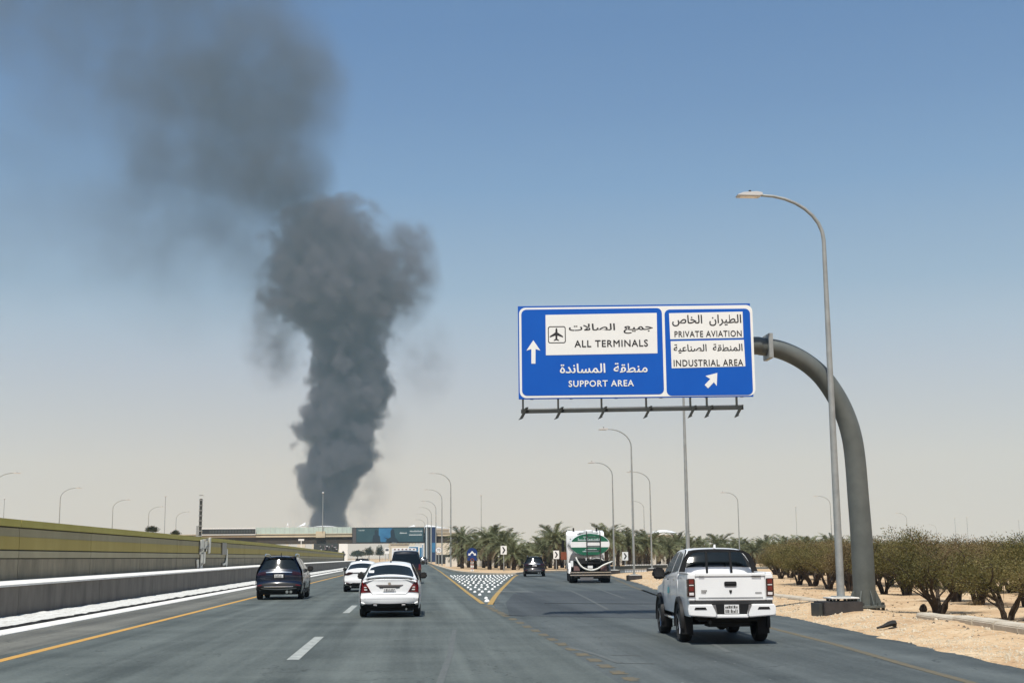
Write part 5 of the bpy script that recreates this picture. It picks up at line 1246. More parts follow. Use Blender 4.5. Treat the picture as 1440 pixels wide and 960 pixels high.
    cabrear('rear_window_surround', 'black_plastic', [(1.475,-.84,.84),(1.6,-.79,.79),(1.75,-.71,.71),(1.885,-.61,.61)], .006)
    cabrear('rear_window', 'glass', [(1.51,-.73,.73),(1.62,-.70,.70),(1.80,-.625,.625),(1.85,-.57,.57)], .014)
    for sg in (1,-1):
        sp = MB().prism([(sg*.91,1.40),(sg*.865,1.52),(sg*.80,1.68),(sg*.71,1.80),(sg*.58,1.865),(sg*.45,1.875),(sg*.45,1.835),(sg*.56,1.82),(sg*.645,1.76),(sg*.72,1.62),(sg*.765,1.46),(sg*.78,1.40)], 1.36, 1.47).build('sports_bar', M['black_plastic'], t, bevel=.01)
        MB().tube([(sg*.28,1.25,1.0),(sg*.28,1.28,1.45),(sg*.27,1.40,1.85)], .028, 8).build('roll_bar', M['black_plastic'], t, smooth=True)
    MB().box(-.47,.47,1.37,1.46,1.83,1.875).build('top_bar', M['black_plastic'], t, smooth=True)
    MB().prism_x([(0,0),(.14,0),(.05,.075),(.02,.08)], -.02, .02).build('roof_fin', M['white_paint'], t, loc=(.03,1.9,1.915))
    for sg in (1,-1):
        sh.side('rear_door_window', M['glass'], t, sg, ([(1.75,1.44),(2.55,1.40)], [(1.75,1.62),(1.95,1.80),(2.55,1.86)]))
        sh.side('front_door_window', M['glass'], t, sg, ([(2.66,1.40),(3.85,1.30)], [(2.66,1.86),(3.1,1.81),(3.4,1.68),(3.85,1.34)]))
        for y in (1.62, 2.6, 3.75): sh.side('door_seam', M['gap'], t, sg, ([(y,.6),(y+.012,.6)], [(y,1.40 if y > 1.7 else 1.39),(y+.012,1.40 if y > 1.7 else 1.39)]), .004)
        for y in (1.85, 2.75): sh.side('door_handle', M['chrome'], t, sg, ([(y,1.24),(y+.2,1.235)], [(y,1.27),(y+.2,1.265)]), .03)
        sh.side('side_moulding', M['gap2'], t, sg, ([(1.7,1.335),(3.7,1.29)], [(1.7,1.345),(3.7,1.30)]), .006)
        for cy_ in (1.22, 4.30):       # black flared arches
            mb = MB(); prof_ = [(.44,-.03),(.53,-.02),(.52,.05),(.45,.065),(.42,.02)]; n = 15; k = len(prof_); vs = []
            for i in range(n):
                a = R(-12)+R(204)*i/(n-1)
                for r_, x in prof_: vs.append((sg*(.945+x), cy_+r_*cos(a), .40+r_*sin(a)))
            mb.add(vs, [(i*k+j, i*k+(j+1)%k, (i+1)*k+(j+1)%k, (i+1)*k+j) for i in range(n-1) for j in range(k)]+[tuple(range(k)), tuple(range((n-1)*k,n*k))])
            mb.build('wheel_arch', M['black_plastic'], t, smooth=True)
            wheel(t, sg*.85, cy_, .40, .27, sg)
            mf = MB().prism([(sg*.72,.16),(sg*.98,.18),(sg*.98,.52),(sg*.72,.55)], cy_-.47, cy_-.45).build('mud_flap', M['black_plastic'], t)
        mirror(t, sg*.90, 3.62, 1.36, sg, M['black_plastic'], 1.55)
        MB().tube([(sg*.86,1.75,.44),(sg*.93,1.85,.44),(sg*.93,3.6,.44),(sg*.86,3.72,.44)], .035, 8).build('side_step', M['chrome'], t, smooth=True)
    st_ = sh.side('door_sticker', M['teal_sticker'], t, -1, ([(2.75,.95),(3.05,.95)], [(2.75,1.08),(3.05,1.08)]), .008)
    MB().box(-.70,.70,.2,4.9,.45,.62).build('underbody', M['underbody'], t, bevel=.03)
    MB().tube([(-.7,1.22,.40),(.7,1.22,.40)], .06, 10).build('rear_axle', M['underbody'], t); MB().lathe([(0,-.14),(.13,-.1),(.15,0),(.13,.1),(0,.14)], 'y', 14, (0,1.2,.38)).build('differential', M['underbody'], t, smooth=True)
    MB().box(-.5,.5,.25,.9,.34,.46).build('spare_wheel_carrier', M['underbody'], t, bevel=.05)
    MB().tube([(-.45,.08,.44),(-.45,.5,.47)], .035, 8).build('exhaust', M['dark_steel'], t)
    return t
a = gnd(954, 901.0); b = gnd(1077, 900.5); c = (a+b)/2
SC = .90; yaw = R(-3.2)
off = Matrix.Rotation(yaw, 3, 'Z') @ Vector((0, 1.22*SC, 0))
pickup((c.x-off.x, c.y-off.y, 0), yaw, SC).scale = (SC*.925, SC, SC)

# ---- green and white tanker
def tanker(loc, rz):
    t = empty('tanker_lorry', loc, rz); tag(t, 'white and green tanker lorry with a white hose slung across its back', 'tanker lorry')
    rx, rzz, zc, L_ = 1.20, .68, 2.26, 6.4
    n = 40; vs = []; st_ = [(.0,0.0),(.0,.55),(.03,.85),(.10,.96),(.22,1.0),(L_-.2,1.0),(L_-.05,.9),(L_,.0)]
    for y, s in st_:
        for i in range(n):
            a = 2*pi*i/n; vs.append((rx*s*cos(a), y, zc+rzz*s*sin(a)))
    fs = [(i*n+j, i*n+(j+1)%n, (i+1)*n+(j+1)%n, (i+1)*n+j) for i in range(len(st_)-1) for j in range(n)]
    tk = MB().add(vs, fs).build('tank', M['white_paint'], t, smooth=True)
    # painted end: green, white and green bands
    def band(z0, z1, m, y=-.012):
        pts = []; k = 12
        for i in range(k+1):
            z = z0+(z1-z0)*i/k; pts.append((rx*.965*sqrt(max(0, 1-((z-zc)/(rzz*.965))**2)), z))
        poly = pts+[(-x, z) for x, z in pts[::-1]]
        return MB().prism(poly, y, y+.03).build('end_band', M[m], tk)
    band(zc-.655, zc-.16, 'tank_green'); band(zc-.155, zc+.17, 'white_paint'); band(zc+.175, zc+.655, 'tank_green')
    for z0, z1, x0, x1, nn in ((zc+.24,zc+.40,-.72,.62,14),(zc+.44,zc+.50,-.40,.35,9),(zc-.42,zc-.34,-.45,.5,12),(zc-.30,zc-.24,-.30,.4,8)):
        mb = MB(); rnd = random.Random(int(z0*100))
        mb.box(x0,x1,-.02,-.0125,z0,z0+.03)
        for k in range(nn): xx = x0+(x1-x0)*(k+.1)/nn; mb.box(xx, xx+(x1-x0)/nn*rnd.uniform(.2,.6), -.0205, -.0125, z0, z0+(z1-z0)*rnd.uniform(.5,1))
        mb.build('lettering', M['print_white'], tk)
    vr = []; 
    for i in range(n):
        a = 2*pi*i/n; vr.append((rx*cos(a)*.99, .10, zc+rzz*sin(a)*.99))
    # ladder and top rail
    for x in (-.20, .60): MB().tube([(x,-.16,1.22),(x,-.16,zc+.70),(x,.10,zc+.78)], .03, 6).build('ladder_rail', M['dark_steel'], t)
    for k in range(6): MB().box(-.2,.6,-.18,-.15,1.35+k*.27,1.385+k*.27).build('ladder_rung', M['dark_steel'], t)
    MB().box(-.55,.55,.5,L_-.6,zc+rzz-.02,zc+rzz+.06).build('walkway', M['steel'], t)
    for y in (1.5, 3.4): MB().lathe([(.0,.0),(.26,0),(.26,.12),(.2,.16),(0,.17)], 'z', 16, (0,y,zc+rzz+.05)).build('hatch', M['white_paint'], t, smooth=True)
    # cab
    cb = MB().prism_x([(L_+.35,.95),(L_+.35,3.0),(L_+.75,3.22),(L_+1.7,3.18),(L_+2.5,2.45),(L_+2.65,1.4),(L_+2.65,.7),(L_+.6,.7)], -1.22, 1.22).build('cab', M['white_paint'], t, bevel=.07, smooth=True)
    MB().box(-1.0,.95,L_+.31,L_+.345,2.3,2.7).build('cab_rear_window', M['glass'], cb)
    for sg in (1,-1):
        MB().box(min(sg*1.32,sg*1.50),max(sg*1.32,sg*1.50),L_+2.3,L_+2.42,1.9,2.65).build('side_mirror', M['black_plastic'], t, bevel=.03)
        MB().bar((sg*1.2,L_+2.3,2.55),(sg*1.4,L_+2.36,2.55),.04).build('mirror_arm', M['black_plastic'], t)
        MB().prism_x([(L_+1.3,1.75),(L_+2.35,1.75),(L_+1.95,2.5),(L_+1.3,2.5)], sg*1.222 if sg>0 else -1.235, sg*1.235 if sg>0 else -1.222).build('door_window', M['glass'], cb)
        MB().box(sg*.75-.05,sg*.75+.05,L_+.6,L_+.75,3.2,3.4).build('roof_horn', M['black_plastic'], cb)
    # chassis, wings, wheels
    for sg in (1,-1): MB().box(min(sg*.35,sg*.47),max(sg*.35,sg*.47),.2,L_+2.2,.85,1.12).build('chassis_rail', M['underbody'], t)
    MB().box(-1.15,1.15,.35,1.2,.98,1.30).build('equipment_frame', M['underbody'], t)
    MB().box(-.75,.85,.02,.34,1.12,1.45).build('valve_box', M['underbody'], t, bevel=.02)
    for x, z, m in ((-.22,1.40,'white_paint'),(.02,1.42,'clear_lens')): MB().box(x-.05,x+.05,-.03,.02,z-.08,z+.1).build('valve', M[m], t, bevel=.01)
    MB().tube([(.12,-.05,1.42),(.35,-.08,1.47),(.62,-.08,1.43),(.78,-.06,1.32)], .035, 8).build('pipe', M['hose'], t, smooth=True)
    for sg in (1,-1):
        for k, y in enumerate((1.35, 2.75)):
            wheel(t, sg*.98, y, .52, .50, sg, 'steel')
            MB().lathe([(.60,-.3),(.66,-.3),(.66,.3),(.60,.3)], 'x', 20, (sg*.95,y,.55)) 
            mb = MB(); vs2 = []; m_ = 11
            for i in range(m_):
                a = pi*i/(m_-1)
                for r_, x in ((.60,-.3),(.63,-.3),(.63,.28),(.60,.28)): vs2.append((sg*.97+x, y+r_*cos(a), .56+r_*sin(a)))
            mb.add(vs2, [(i*4+j, i*4+(j+1)%4, (i+1)*4+(j+1)%4, (i+1)*4+j) for i in range(m_-1) for j in range(4)]).build('mudguard', M['white_paint' if sg < 0 else 'steel'], t, smooth=True)
        wheel(t, sg*1.02, L_+1.6, .52, .32, sg, 'steel')
    MB().box(-1.18,-1.02,-.02,.25,.95,1.32).build('lamp_box', M['white_paint'], t, bevel=.02)
    for x0, x1 in ((-1.0,-.62),(.60,.98)):
        lb = MB().box(x0,x1,-.05,.05,.70,1.02).build('tail_light', M['dull_red'], t, bevel=.015)
        for k in range(3): MB().box(x0+.03+k*.115,x0+.125+k*.115,-.065,-.045,.74,.98).build('lens', M['dull_red2'], lb)
    MB().box(-.16,.14,-.06,.0,.86,1.02).build('number_plate', M['plate'], t)
    MB().box(-1.22,1.22,-.12,.02,.60,.66).build('rear_bumper', M['chrome'], t, bevel=.012); MB().box(-1.22,1.22,-.12,.02,.44,.51).build('rear_bumper', M['chrome'], t, bevel=.012)
    MB().box(-1.2,1.2,.03,.12,.42,.68).build('bumper_backing', M['underbody'], t)
    MB().box(-.62,.16,-.10,-.07,.17,.35).build('lower_plate', M['alloy'], t)
    MB().box(-1.15,1.15,.4,.5,.25,.9).build('rear_flap', M['underbody'], t)
    # the slung hose
    hp = smooth_line([(-.86,-.10,1.52),(-.74,-.16,1.25),(-.52,-.20,.96),(-.22,-.22,.80),(.10,-.22,.76),(.42,-.22,.84),(.72,-.20,1.02),(1.0,-.16,1.14),(1.24,-.14,1.22)], 5)
    MB().tube(hp, .05, 10).build('hose', M['hose'], t, smooth=True)
    MB().tube([hp[-1], (hp[-1][0]+.08, hp[-1][1], hp[-1][2]+.03)], .065, 10).build('hose_end', M['steel'], t, smooth=True)
    # orange-brown side box by the cab
    MB().box(-1.62,-1.24,L_-.6,L_+.1,1.35,1.85).build('side_locker', M['orange'], t, bevel=.02)
    return t
a = gnd(799, 819); b = gnd(854, 818.5); c = (a+b)/2
tanker((c.x, c.y-1.35, 0), R(-5))
# ================================================================== PALMS
random.seed(31)
def frond_mesh(name, L_, droop, up, m, nleaf=17, wl=.5):
    mb = MB(); n = 10; P = []
    for i in range(n+1):
        s = i/n; a = up-droop*s**1.25
        if i == 0: P.append(Vector((0,0,0)))
        else: P.append(P[-1]+Vector((cos(a),0,sin(a)))*L_/n)
    mb.tube(P, [.035*(1-.85*i/n) for i in range(n+1)], 3, caps=False)
    for k in range(nleaf):
        s = .14+.86*k/(nleaf-1); f = s*n; i = min(n-1, int(f)); p = P[i].lerp(P[i+1], f-i); d = (P[i+1]-P[i]).normalized(); nn = Vector((-d.z,0,d.x))
        ll = wl*(sin(pi*min(1, s*.9+.12))**.6)*random.uniform(.85,1.1)
        for sg in (1,-1):
            tip = p+d*ll*.62+Vector((0,sg*ll*.72,0))+nn*ll*random.uniform(.05,.38)-Vector((0,0,ll*.12))
            w_ = .042
            mb.add([p-d*w_, p+d*w_, p.lerp(tip,.55)+d*w_*.9+nn*.02, tip], [(0,1,2,3)])
    return mb.mesh(name, m, fix=False)
FR = [frond_mesh('frond', 2.2, 1.0, 1.25, M['frond']), frond_mesh('frond', 2.4, 1.5, .95, M['frond']), frond_mesh('frond', 2.3, 1.7, .55, M['frond']), frond_mesh('frond', 2.0, 1.2, .1, M['frond']), frond_mesh('frond', 1.8, .7, -.55, M['frond_dry'])]
def palm_trunk(h):
    mb = MB(); n = 14
    pts = []; rs = []
    for i in range(n+1):
        z = h*i/n; pts.append((.03*sin(z*2), 0, z)); rs.append((.25 if i%2 else .21)*(1.12-.12*i/n))
    mb.tube(pts, rs, 9)
    for k in range(40):                      # old leaf stubs
        z = h*(.15+.85*k/40); a = k*2.4; r = .2
        mb.add([(cos(a-.25)*r, sin(a-.25)*r, z),(cos(a+.25)*r, sin(a+.25)*r, z),(cos(a)*(r+.12), sin(a)*(r+.12), z+.14)], [(0,1,2)])
    return mb.mesh('trunk', M['palm_bark'], fix=False)
TR = {}
def palm(x, y, H, label, n=48, z0=.1):
    t = empty('date_palm', (x, y, z0), random.uniform(0,6.28)); tag(t, label, 'palm tree', 'date palms planted on the island')
    th = round(max(.9, H-2.15), 1)
    if th not in TR: TR[th] = palm_trunk(th)
    link('trunk', TR[th], None, t)
    for k in range(n):
        q = k/n; a = k*2.399+random.uniform(-.2,.2)
        me = FR[0] if q < .2 else FR[1] if q < .45 else FR[2] if q < .72 else FR[3] if q < .9 else FR[4]
        o = link('frond', me, None, t, (cos(a)*.08, sin(a)*.08, th+.05-.25*q))
        o.rotation_euler = (random.uniform(-.5,.5), random.uniform(-.15,.12), a)
        s = random.uniform(.95, 1.22)*min(1.15, .55+H/9); o.scale = (s,s,s)
ordn = ['first','second','third','fourth','fifth','sixth','seventh','eighth','ninth','tenth','eleventh','twelfth','thirteenth','fourteenth','fifteenth','sixteenth']
def palm_row(lst, place_):
    for i, (px_, yt, Y) in enumerate(lst):
        q = at(px_, yt, Y); palm(q.x, Y, q.z-.1, '%s date palm from the left %s' % (ordn[i], place_))
palm_row([(650,738,176),(668,748,166),(688,735,158),(706,740,154),(722,752,150),(741,760,152)], 'in the front row behind the studded gore')
palm_row([(659,752,190),(680,748,182),(697,745,176),(715,744,172),(733,757,170),(752,757,168)], 'in the rear row behind the studded gore')
palm_row([(765,748,156),(781,733,152),(797,744,158)], 'between the small dark car and the tanker')
palm_row([(758,756,174),(773,742,170),(790,745,172),(807,748,176),(822,754,182)], 'in the rear row behind the tanker')
palm_row([(852,733,158),(868,739,172),(884,741,166),(898,745,180),(911,741,166),(926,747,180),(939,749,170),(952,745,184),(966,750,172)], 'between the tanker and the pickup')
palm_row([(981,749,186),(996,753,176),(1011,745,184),(1027,752,176),(1043,751,190),(1059,752,178),(1075,748,186),(1090,752,176),(1104,748,188)], 'in the line behind the pickup roof')
palm_row([(1120,750,190),(1136,748,182),(1150,752,192),(1166,747,186),(1182,752,196),(1198,750,188)], 'in the line left of the sign column')

palm_row([(645,758,205),(667,756,212),(684,752,208),(704,753,214),(724,759,210),(745,762,206),(768,754,204),(786,753,212),(814,756,210),(838,755,206),(858,754,212),(876,754,208),(892,757,214),(906,752,205),(924,757,212),(944,757,208)], 'in the farthest row, deepest on the island')
palm_row([(1004,760,214),(1021,757,210),(1036,759,216),(1052,758,208),(1068,760,214),(1084,758,210),(1112,759,214),(1128,760,208)], 'in the farthest row right of the pickup roof')
# ================================================================== LOW DESERT TREES
def shrub_meshes(seed, leafm, nleaf=12500):
    rnd = random.Random(seed); st = []; tips = []
    nst = rnd.randint(4, 6)
    for k in range(nst):
        a = 2*pi*k/nst+rnd.uniform(-.4,.4); lean = rnd.uniform(.15,.5); h = rnd.uniform(.75,1.05)
        pts = [Vector((cos(a)*.06, sin(a)*.06, -.05))]
        for i in range(1, 6):
            s = i/5; pts.append(Vector((cos(a)*(.06+lean*s**1.2)+rnd.uniform(-.03,.03), sin(a)*(.06+lean*s**1.2)+rnd.uniform(-.03,.03), h*s)))
        st.append((pts, [.062*(1-.55*i/5) for i in range(6)], 6))
        for b in range(5):
            p0 = pts[rnd.choice((2,3,4,5))]; a2 = a+rnd.uniform(-1.3,1.3); l = rnd.uniform(.5,.85); up = rnd.uniform(.5,1.25)
            q = [p0+Vector((cos(a2)*cos(up)*l*s, sin(a2)*cos(up)*l*s, sin(up)*l*s))+Vector((rnd.uniform(-.03,.03),rnd.uniform(-.03,.03),0)) for s in (0,.33,.66,1)]
            st.append((q, [.026,.019,.013,.007], 4)); tips += [q[2], q[3]]
    mb = MB()
    for p, r, n in st: mb.tube(p, r, n, caps=False)
    for k in range(120):
        p0 = rnd.choice(tips); d = Vector((rnd.gauss(0,1),rnd.gauss(0,1),rnd.gauss(.3,.8))).normalized()*rnd.uniform(.2,.5)
        mb.tube([p0, p0+d*.5+Vector((0,0,.03)), p0+d], [.008,.006,.003], 3, caps=False)
    wood = mb.mesh('trunk', M['bark'], fix=False)
    lobes = []
    for p in tips: lobes.append((p+Vector((0,0,.05)), rnd.uniform(.26,.42)))
    for k in range(10):
        a = rnd.uniform(0,6.28); r = rnd.uniform(.2,.85); lobes.append((Vector((cos(a)*r, sin(a)*r, rnd.uniform(.85,1.75))), rnd.uniform(.22,.38)))
    lv = MB()
    for k in range(nleaf):
        c, r = lobes[rnd.randrange(len(lobes))]
        d = Vector((rnd.gauss(0,1),rnd.gauss(0,1),rnd.gauss(0,1))).normalized(); p = c+d*r*rnd.random()**.45*(1+.35*noise.noise(c*3+d*2)); 
        if p.z < .55+.25*rnd.random(): continue
        ax = (d+Vector((rnd.gauss(0,.6),rnd.gauss(0,.6),rnd.gauss(.2,.6)))).normalized(); sd = ax.cross(Vector((rnd.gauss(0,1),rnd.gauss(0,1),rnd.gauss(0,1)))).normalized()
        l = rnd.uniform(.03,.075); w_ = rnd.uniform(.006,.014)
        lv.add([p-sd*w_*.5, p+ax*l*.5-sd*w_, p+ax*l, p+ax*l*.5+sd*w_], [(0,1,2,3)])
    return wood, lv.mesh('crown', leafm, fix=False)
SHR = [shrub_meshes(100+i, M['shrub_leaf'] if i not in (3, 5) else M['shrub_leaf_dry']) for i in range(6)]
def shrub(px_, pb_, yt, label, wide=1.0, var=None):
    g_ = gnd(px_, pb_, .08); z0 = vz(g_.x, g_.y) if g_.y < 108 else .0
    z0 = max(z0, -.02); H = at(px_, yt, g_.y).z-z0
    t = empty('desert_tree', (g_.x, g_.y, z0), random.uniform(0,6.28)); tag(t, label, 'tree', 'low desert trees right of the road')
    wd, lf = SHR[var if var is not None else random.randrange(6)]
    s = H/1.95
    a = link('trunk', wd, None, t); b = link('crown', lf, None, t)
    t.scale = (s*wide, s*wide*random.uniform(.9,1.15), s*random.uniform(.93,1.06))
random.seed(77)
shrub(1417,872,762,'nearest desert tree at the right edge, with thick forked stems',1.25,0)
shrub(1320,862,760,'desert tree with spreading bare stems just behind the half buried kerb',1.25,1)
shrub(1378,851,754,'dry brownish desert tree between the two nearest ones',1.3,3)
shrub(1276,838,746,'tall desert tree right of the sign column, highest crown of its row',1.15,2)
shrub(1244,836,757,'desert tree directly right of the sign column',1.15,4)
shrub(1196,832,756,'desert tree seen between the lamp pole and the sign column',1.15,5)
shrub(1166,829,758,'desert tree directly left of the lamp pole on the black plinth',1.15,0)
shrub(1143,826,757,'third desert tree left of the lamp pole',1.2,1)
shrub(1124,824,762,'leftmost of the near desert trees, beside the pickup',1.15,2)
shrub(1345,846,755,'desert tree behind the one with spreading bare stems',1.2,5)
shrub(1445,856,755,'desert tree cut by the right edge of the photo',1.2,2)
second = [(1098,817,766),(1112,814,763),(1130,816,760),(1150,817,758),(1170,818,757),(1190,820,756),(1212,821,757),(1232,822,757),(1252,824,757),(1272,825,754),(1293,826,754),(1314,828,755),(1336,829,755),(1358,830,755),(1380,832,754),(1402,833,755),(1424,834,757),(1444,835,758)]
for i, (a, b, c_) in enumerate(second): shrub(a, b, c_+random.uniform(-2,2), '%s desert tree from the left in the second row right of the pickup' % (ordn+['seventeenth','eighteenth'])[i], 1.25)
third = [(1091,809,768)]+[(1105+17*i, 808+i*.35, 759+random.uniform(-2,3)) for i in range(21)]
nm = ordn+['seventeenth','eighteenth','nineteenth','twentieth','twenty first','twenty second']
for i, (a, b, c_) in enumerate(third): shrub(a, b, c_, '%s desert tree from the left in the rear row right of the pickup' % nm[i], 1.5)
# small ground shrubs by the trunks
def bush(name, x, y, z, s, label, leaf='shrub_leaf', n=1400, flat=.7, lsz=1.0, group=None, cat='bush'):
    rnd = random.Random(int(x*7+y*3)); mb = MB(); st_ = MB()
    for k in range(n):
        d = Vector((rnd.gauss(0,1),rnd.gauss(0,1),abs(rnd.gauss(0,1)))).normalized(); p = d*rnd.random()**.4*(1+.75*noise.noise(d*2.2+Vector((x,y,0)))); p.z *= flat
        ax = Vector((rnd.gauss(0,1),rnd.gauss(0,1),rnd.gauss(.6,1))).normalized(); sd = ax.cross(Vector((0,.3,1))).normalized(); l = .11*lsz; w_ = .03*lsz
        mb.add([p, p+ax*l*.5+sd*w_, p+ax*l, p+ax*l*.5-sd*w_], [(0,1,2,3)])
    for k in range(5):
        a = k*1.3; st_.tube([(0,0,-.05),(cos(a)*.3,sin(a)*.3,.4*flat)], [.03,.012], 4)
    t = empty(name, (x,y,z)); tag(t, label, cat, group); t.scale = (s,s,s)
    mb.build('foliage', M[leaf], t, fix=False); st_.build('stem', M['bark'], t)
for px_, pb_, s, lb in ((1371,851,.28,'little dry bush at the foot of the dry brownish desert tree'),(1356,868,.16,'tiny dark stump with shoots between the nearest trees'),(1330,871,.12,'small tuft left of the nearest desert tree')):
    g_ = gnd(px_, pb_, .1); bush('small_bush', g_.x, g_.y, vz(g_.x,g_.y), s, lb, 'shrub_leaf_dry', 500)
# far greenery
for px_, yb, wpx, hpx, Y, lb in ((214,747,16,7,190,'dark bush showing over the painted wall left of the thin mast'),(247,751,12,5,200,'low dark bush over the painted wall left of the dark post'),(519,780,13,11,560,'left one of the round trees under the bridge'),(534,780,13,12,580,'right one of the round trees under the bridge'),(503,781,20,6,700,'low tree line left of the round trees under the bridge')):
    q = at(px_, yb, Y); s = wpx*Y/1850/2
    bush('far_tree', q.x, Y, q.z if q.z > 1 else 0, s, lb, 'far_leaf', 2200, hpx/wpx*2, 1.8, cat='tree')
    if q.z > 1: MB().tube([(0,0,-q.z/s),(0,0,.2)], .06, 6).build('trunk', M['bark'], bpy.data.objects[-1] if False else [o for o in bpy.data.objects if o.get('label') == lb][0])
# ================================================================== SMOKE
SY = 1500.
KM = SY/1850.           # metres per photo pixel at that distance
axis = [(760,460,40),(742,462,40),(720,463,38),(700,462,44),(675,463,54),(650,477,68),(625,480,64),(600,478,66),(570,485,71),(540,491,68),(510,491,68),(480,490,74),(455,484,92),(430,474,116),(400,470,124),(370,464,116),(340,460,108),(310,460,98),(292,466,80),(279,476,50),(268,482,10)]
pts = []
for y_, xc, hw_ in axis:
    p = at(xc, y_, SY); pts.append((p.z, p.x, hw_*KM))
z_lo, z_hi = pts[0][0], pts[-1][0]
def vol_material(name, build):
    m = bpy.data.materials.new(name); m.use_nodes = True; t = m.node_tree; t.nodes.clear()
    out = t.nodes.new('ShaderNodeOutputMaterial'); pv = t.nodes.new('ShaderNodeVolumePrincipled')
    pv.inputs['Anisotropy'].default_value = 0.0
    t.links.new(pv.outputs[0], out.inputs['Volume']); build(t, pv); return m
class G:
    def __init__(s, t): s.t = t
    def m(s, op, *a, clamp=False):
        n = s.t.nodes.new('ShaderNodeMath'); n.operation = op; n.use_clamp = clamp
        for i, x in enumerate(a):
            if isinstance(x, (int, float)): n.inputs[i].default_value = x
            else: s.t.links.new(x, n.inputs[i])
        return n.outputs[0]
    def vm(s, op, *a):
        n = s.t.nodes.new('ShaderNodeVectorMath'); n.operation = op
        for i, x in enumerate(a):
            if isinstance(x, (tuple, Vector)): n.inputs[i].default_value = tuple(x)
            elif isinstance(x, (int, float)): n.inputs['Scale'].default_value = x
            else: s.t.links.new(x, n.inputs[i])
        return n.outputs['Value'] if op == 'LENGTH' else n.outputs[0]
    def noise(s, vec, scale, detail, rough=.55):
        n = s.t.nodes.new('ShaderNodeTexNoise'); n.inputs['Scale'].default_value = scale; n.inputs['Detail'].default_value = detail; n.inputs['Roughness'].default_value = rough
        s.t.links.new(vec, n.inputs['Vector']); return n
    def curve(s, x, tab):      # tab of (0..1, 0..1)
        n = s.t.nodes.new('ShaderNodeFloatCurve'); c = n.mapping.curves[0]
        while len(c.points) < len(tab): c.points.new(.5, .5)
        for p, (a, b) in zip(c.points, tab): p.location = (a, b); p.handle_type = 'AUTO'
        n.mapping.update(); s.t.links.new(x, n.inputs['Value']); return n.outputs[0]
BX = pts[3][1]; base = Vector((BX, SY, 0))
def col_build(t, pv):
    g = G(t); tc = t.nodes.new('ShaderNodeTexCoord'); P = tc.outputs['Object']
    # large swirls push the point about before the shape is measured
    w1 = g.noise(P, .022, 1.0); d1 = g.vm('SCALE', g.vm('SUBTRACT', w1.outputs['Color'], (.5,.5,.5)), 24.)
    Pw = g.vm('ADD', P, d1)
    sp = t.nodes.new('ShaderNodeSeparateXYZ'); t.links.new(Pw, sp.inputs[0])
    zz = g.m('DIVIDE', g.m('SUBTRACT', sp.outputs[2], z_lo), z_hi-z_lo, clamp=True)
    xa = min(p[1] for p in pts)-BX; xb = max(p[1] for p in pts)-BX; rb = 126*KM
    T = [((p[0]-z_lo)/(z_hi-z_lo), p) for p in pts]
    cx = g.curve(zz, [(a, (p[1]-BX-xa)/(xb-xa)) for a, p in T]); rr = g.curve(zz, [(a, p[2]/rb) for a, p in T])
    dx = g.m('SUBTRACT', sp.outputs[0], g.m('MULTIPLY_ADD', cx, xb-xa, xa))
    r = g.m('SQRT', g.m('ADD', g.m('MULTIPLY', dx, dx), g.m('MULTIPLY', sp.outputs[1], sp.outputs[1])))
    n2 = g.noise(P, .045, 4, .6)
    vo = t.nodes.new('ShaderNodeTexVoronoi'); vo.feature = 'F1'; vo.inputs['Scale'].default_value = .034; vo.inputs['Detail'].default_value = 1.0; vo.inputs['Roughness'].default_value = .55;
    t.links.new(g.vm('ADD', P, g.vm('SCALE', g.vm('SUBTRACT', n2.outputs['Color'], (.5,.5,.5)), 16.)), vo.inputs['Vector'])      # rounded cauliflower billows
    amp = g.curve(zz, [(0,.20),(.2,.33),(.5,.38),(.65,.60),(1,.6)])
    bil = g.m('ADD', g.m('MULTIPLY', g.m('SUBTRACT', n2.outputs[0], .5), g.m('MULTIPLY', amp, 110.)), g.m('MULTIPLY', g.m('SUBTRACT', .42, vo.outputs['Distance']), g.m('MULTIPLY', amp, 58.)))
    s_ = g.m('ADD', g.m('SUBTRACT', g.m('MULTIPLY', rr, rb), r), bil)      # metres inside the edge
    soft_ = g.curve(zz, [(0,.14),(.3,.15),(.5,.17),(.65,.32),(1,.4)])
    den = g.m('DIVIDE', s_, g.m('MULTIPLY', soft_, 50.), clamp=True)
    den = g.m('MULTIPLY', den, den)
    k = g.curve(zz, [(0,.9),(.5,.8),(.62,.42),(1,.30)])
    core = g.m('MULTIPLY', g.m('MULTIPLY', den, k), .12)
    # thinner wisps hanging off both sides of the head
    tot = core
    for (px_, py_, rx_, ry_, st_) in ((562,385,58,72,.034),(582,338,34,30,.014),(385,470,46,60,.010),(530,450,50,60,.014),(600,510,46,66,.005),(388,505,40,50,.009),(515,690,32,52,.008),(432,722,24,32,.005),(392,440,40,50,.012),(545,600,34,80,.003)):
        c = at(px_, py_, SY)-base; v = g.vm('MULTIPLY', g.vm('SUBTRACT', Pw, c), (1/(rx_*KM), 1/(rx_*KM*1.1), 1/(ry_*KM)))
        f = g.m('SUBTRACT', 1.15, g.vm('LENGTH', v), clamp=True)
        f = g.m('MULTIPLY', f, g.m('MULTIPLY', g.m('SUBTRACT', n2.outputs[0], .36, clamp=True), 5.0*st_*1.6))
        tot = g.m('ADD', tot, f)
    t.links.new(tot, pv.inputs['Density']); pv.inputs['Color'].default_value = SMOKE_C
SMOKE_C = (.21,.20,.225,1)
M['smoke'] = vol_material('smoke', col_build)
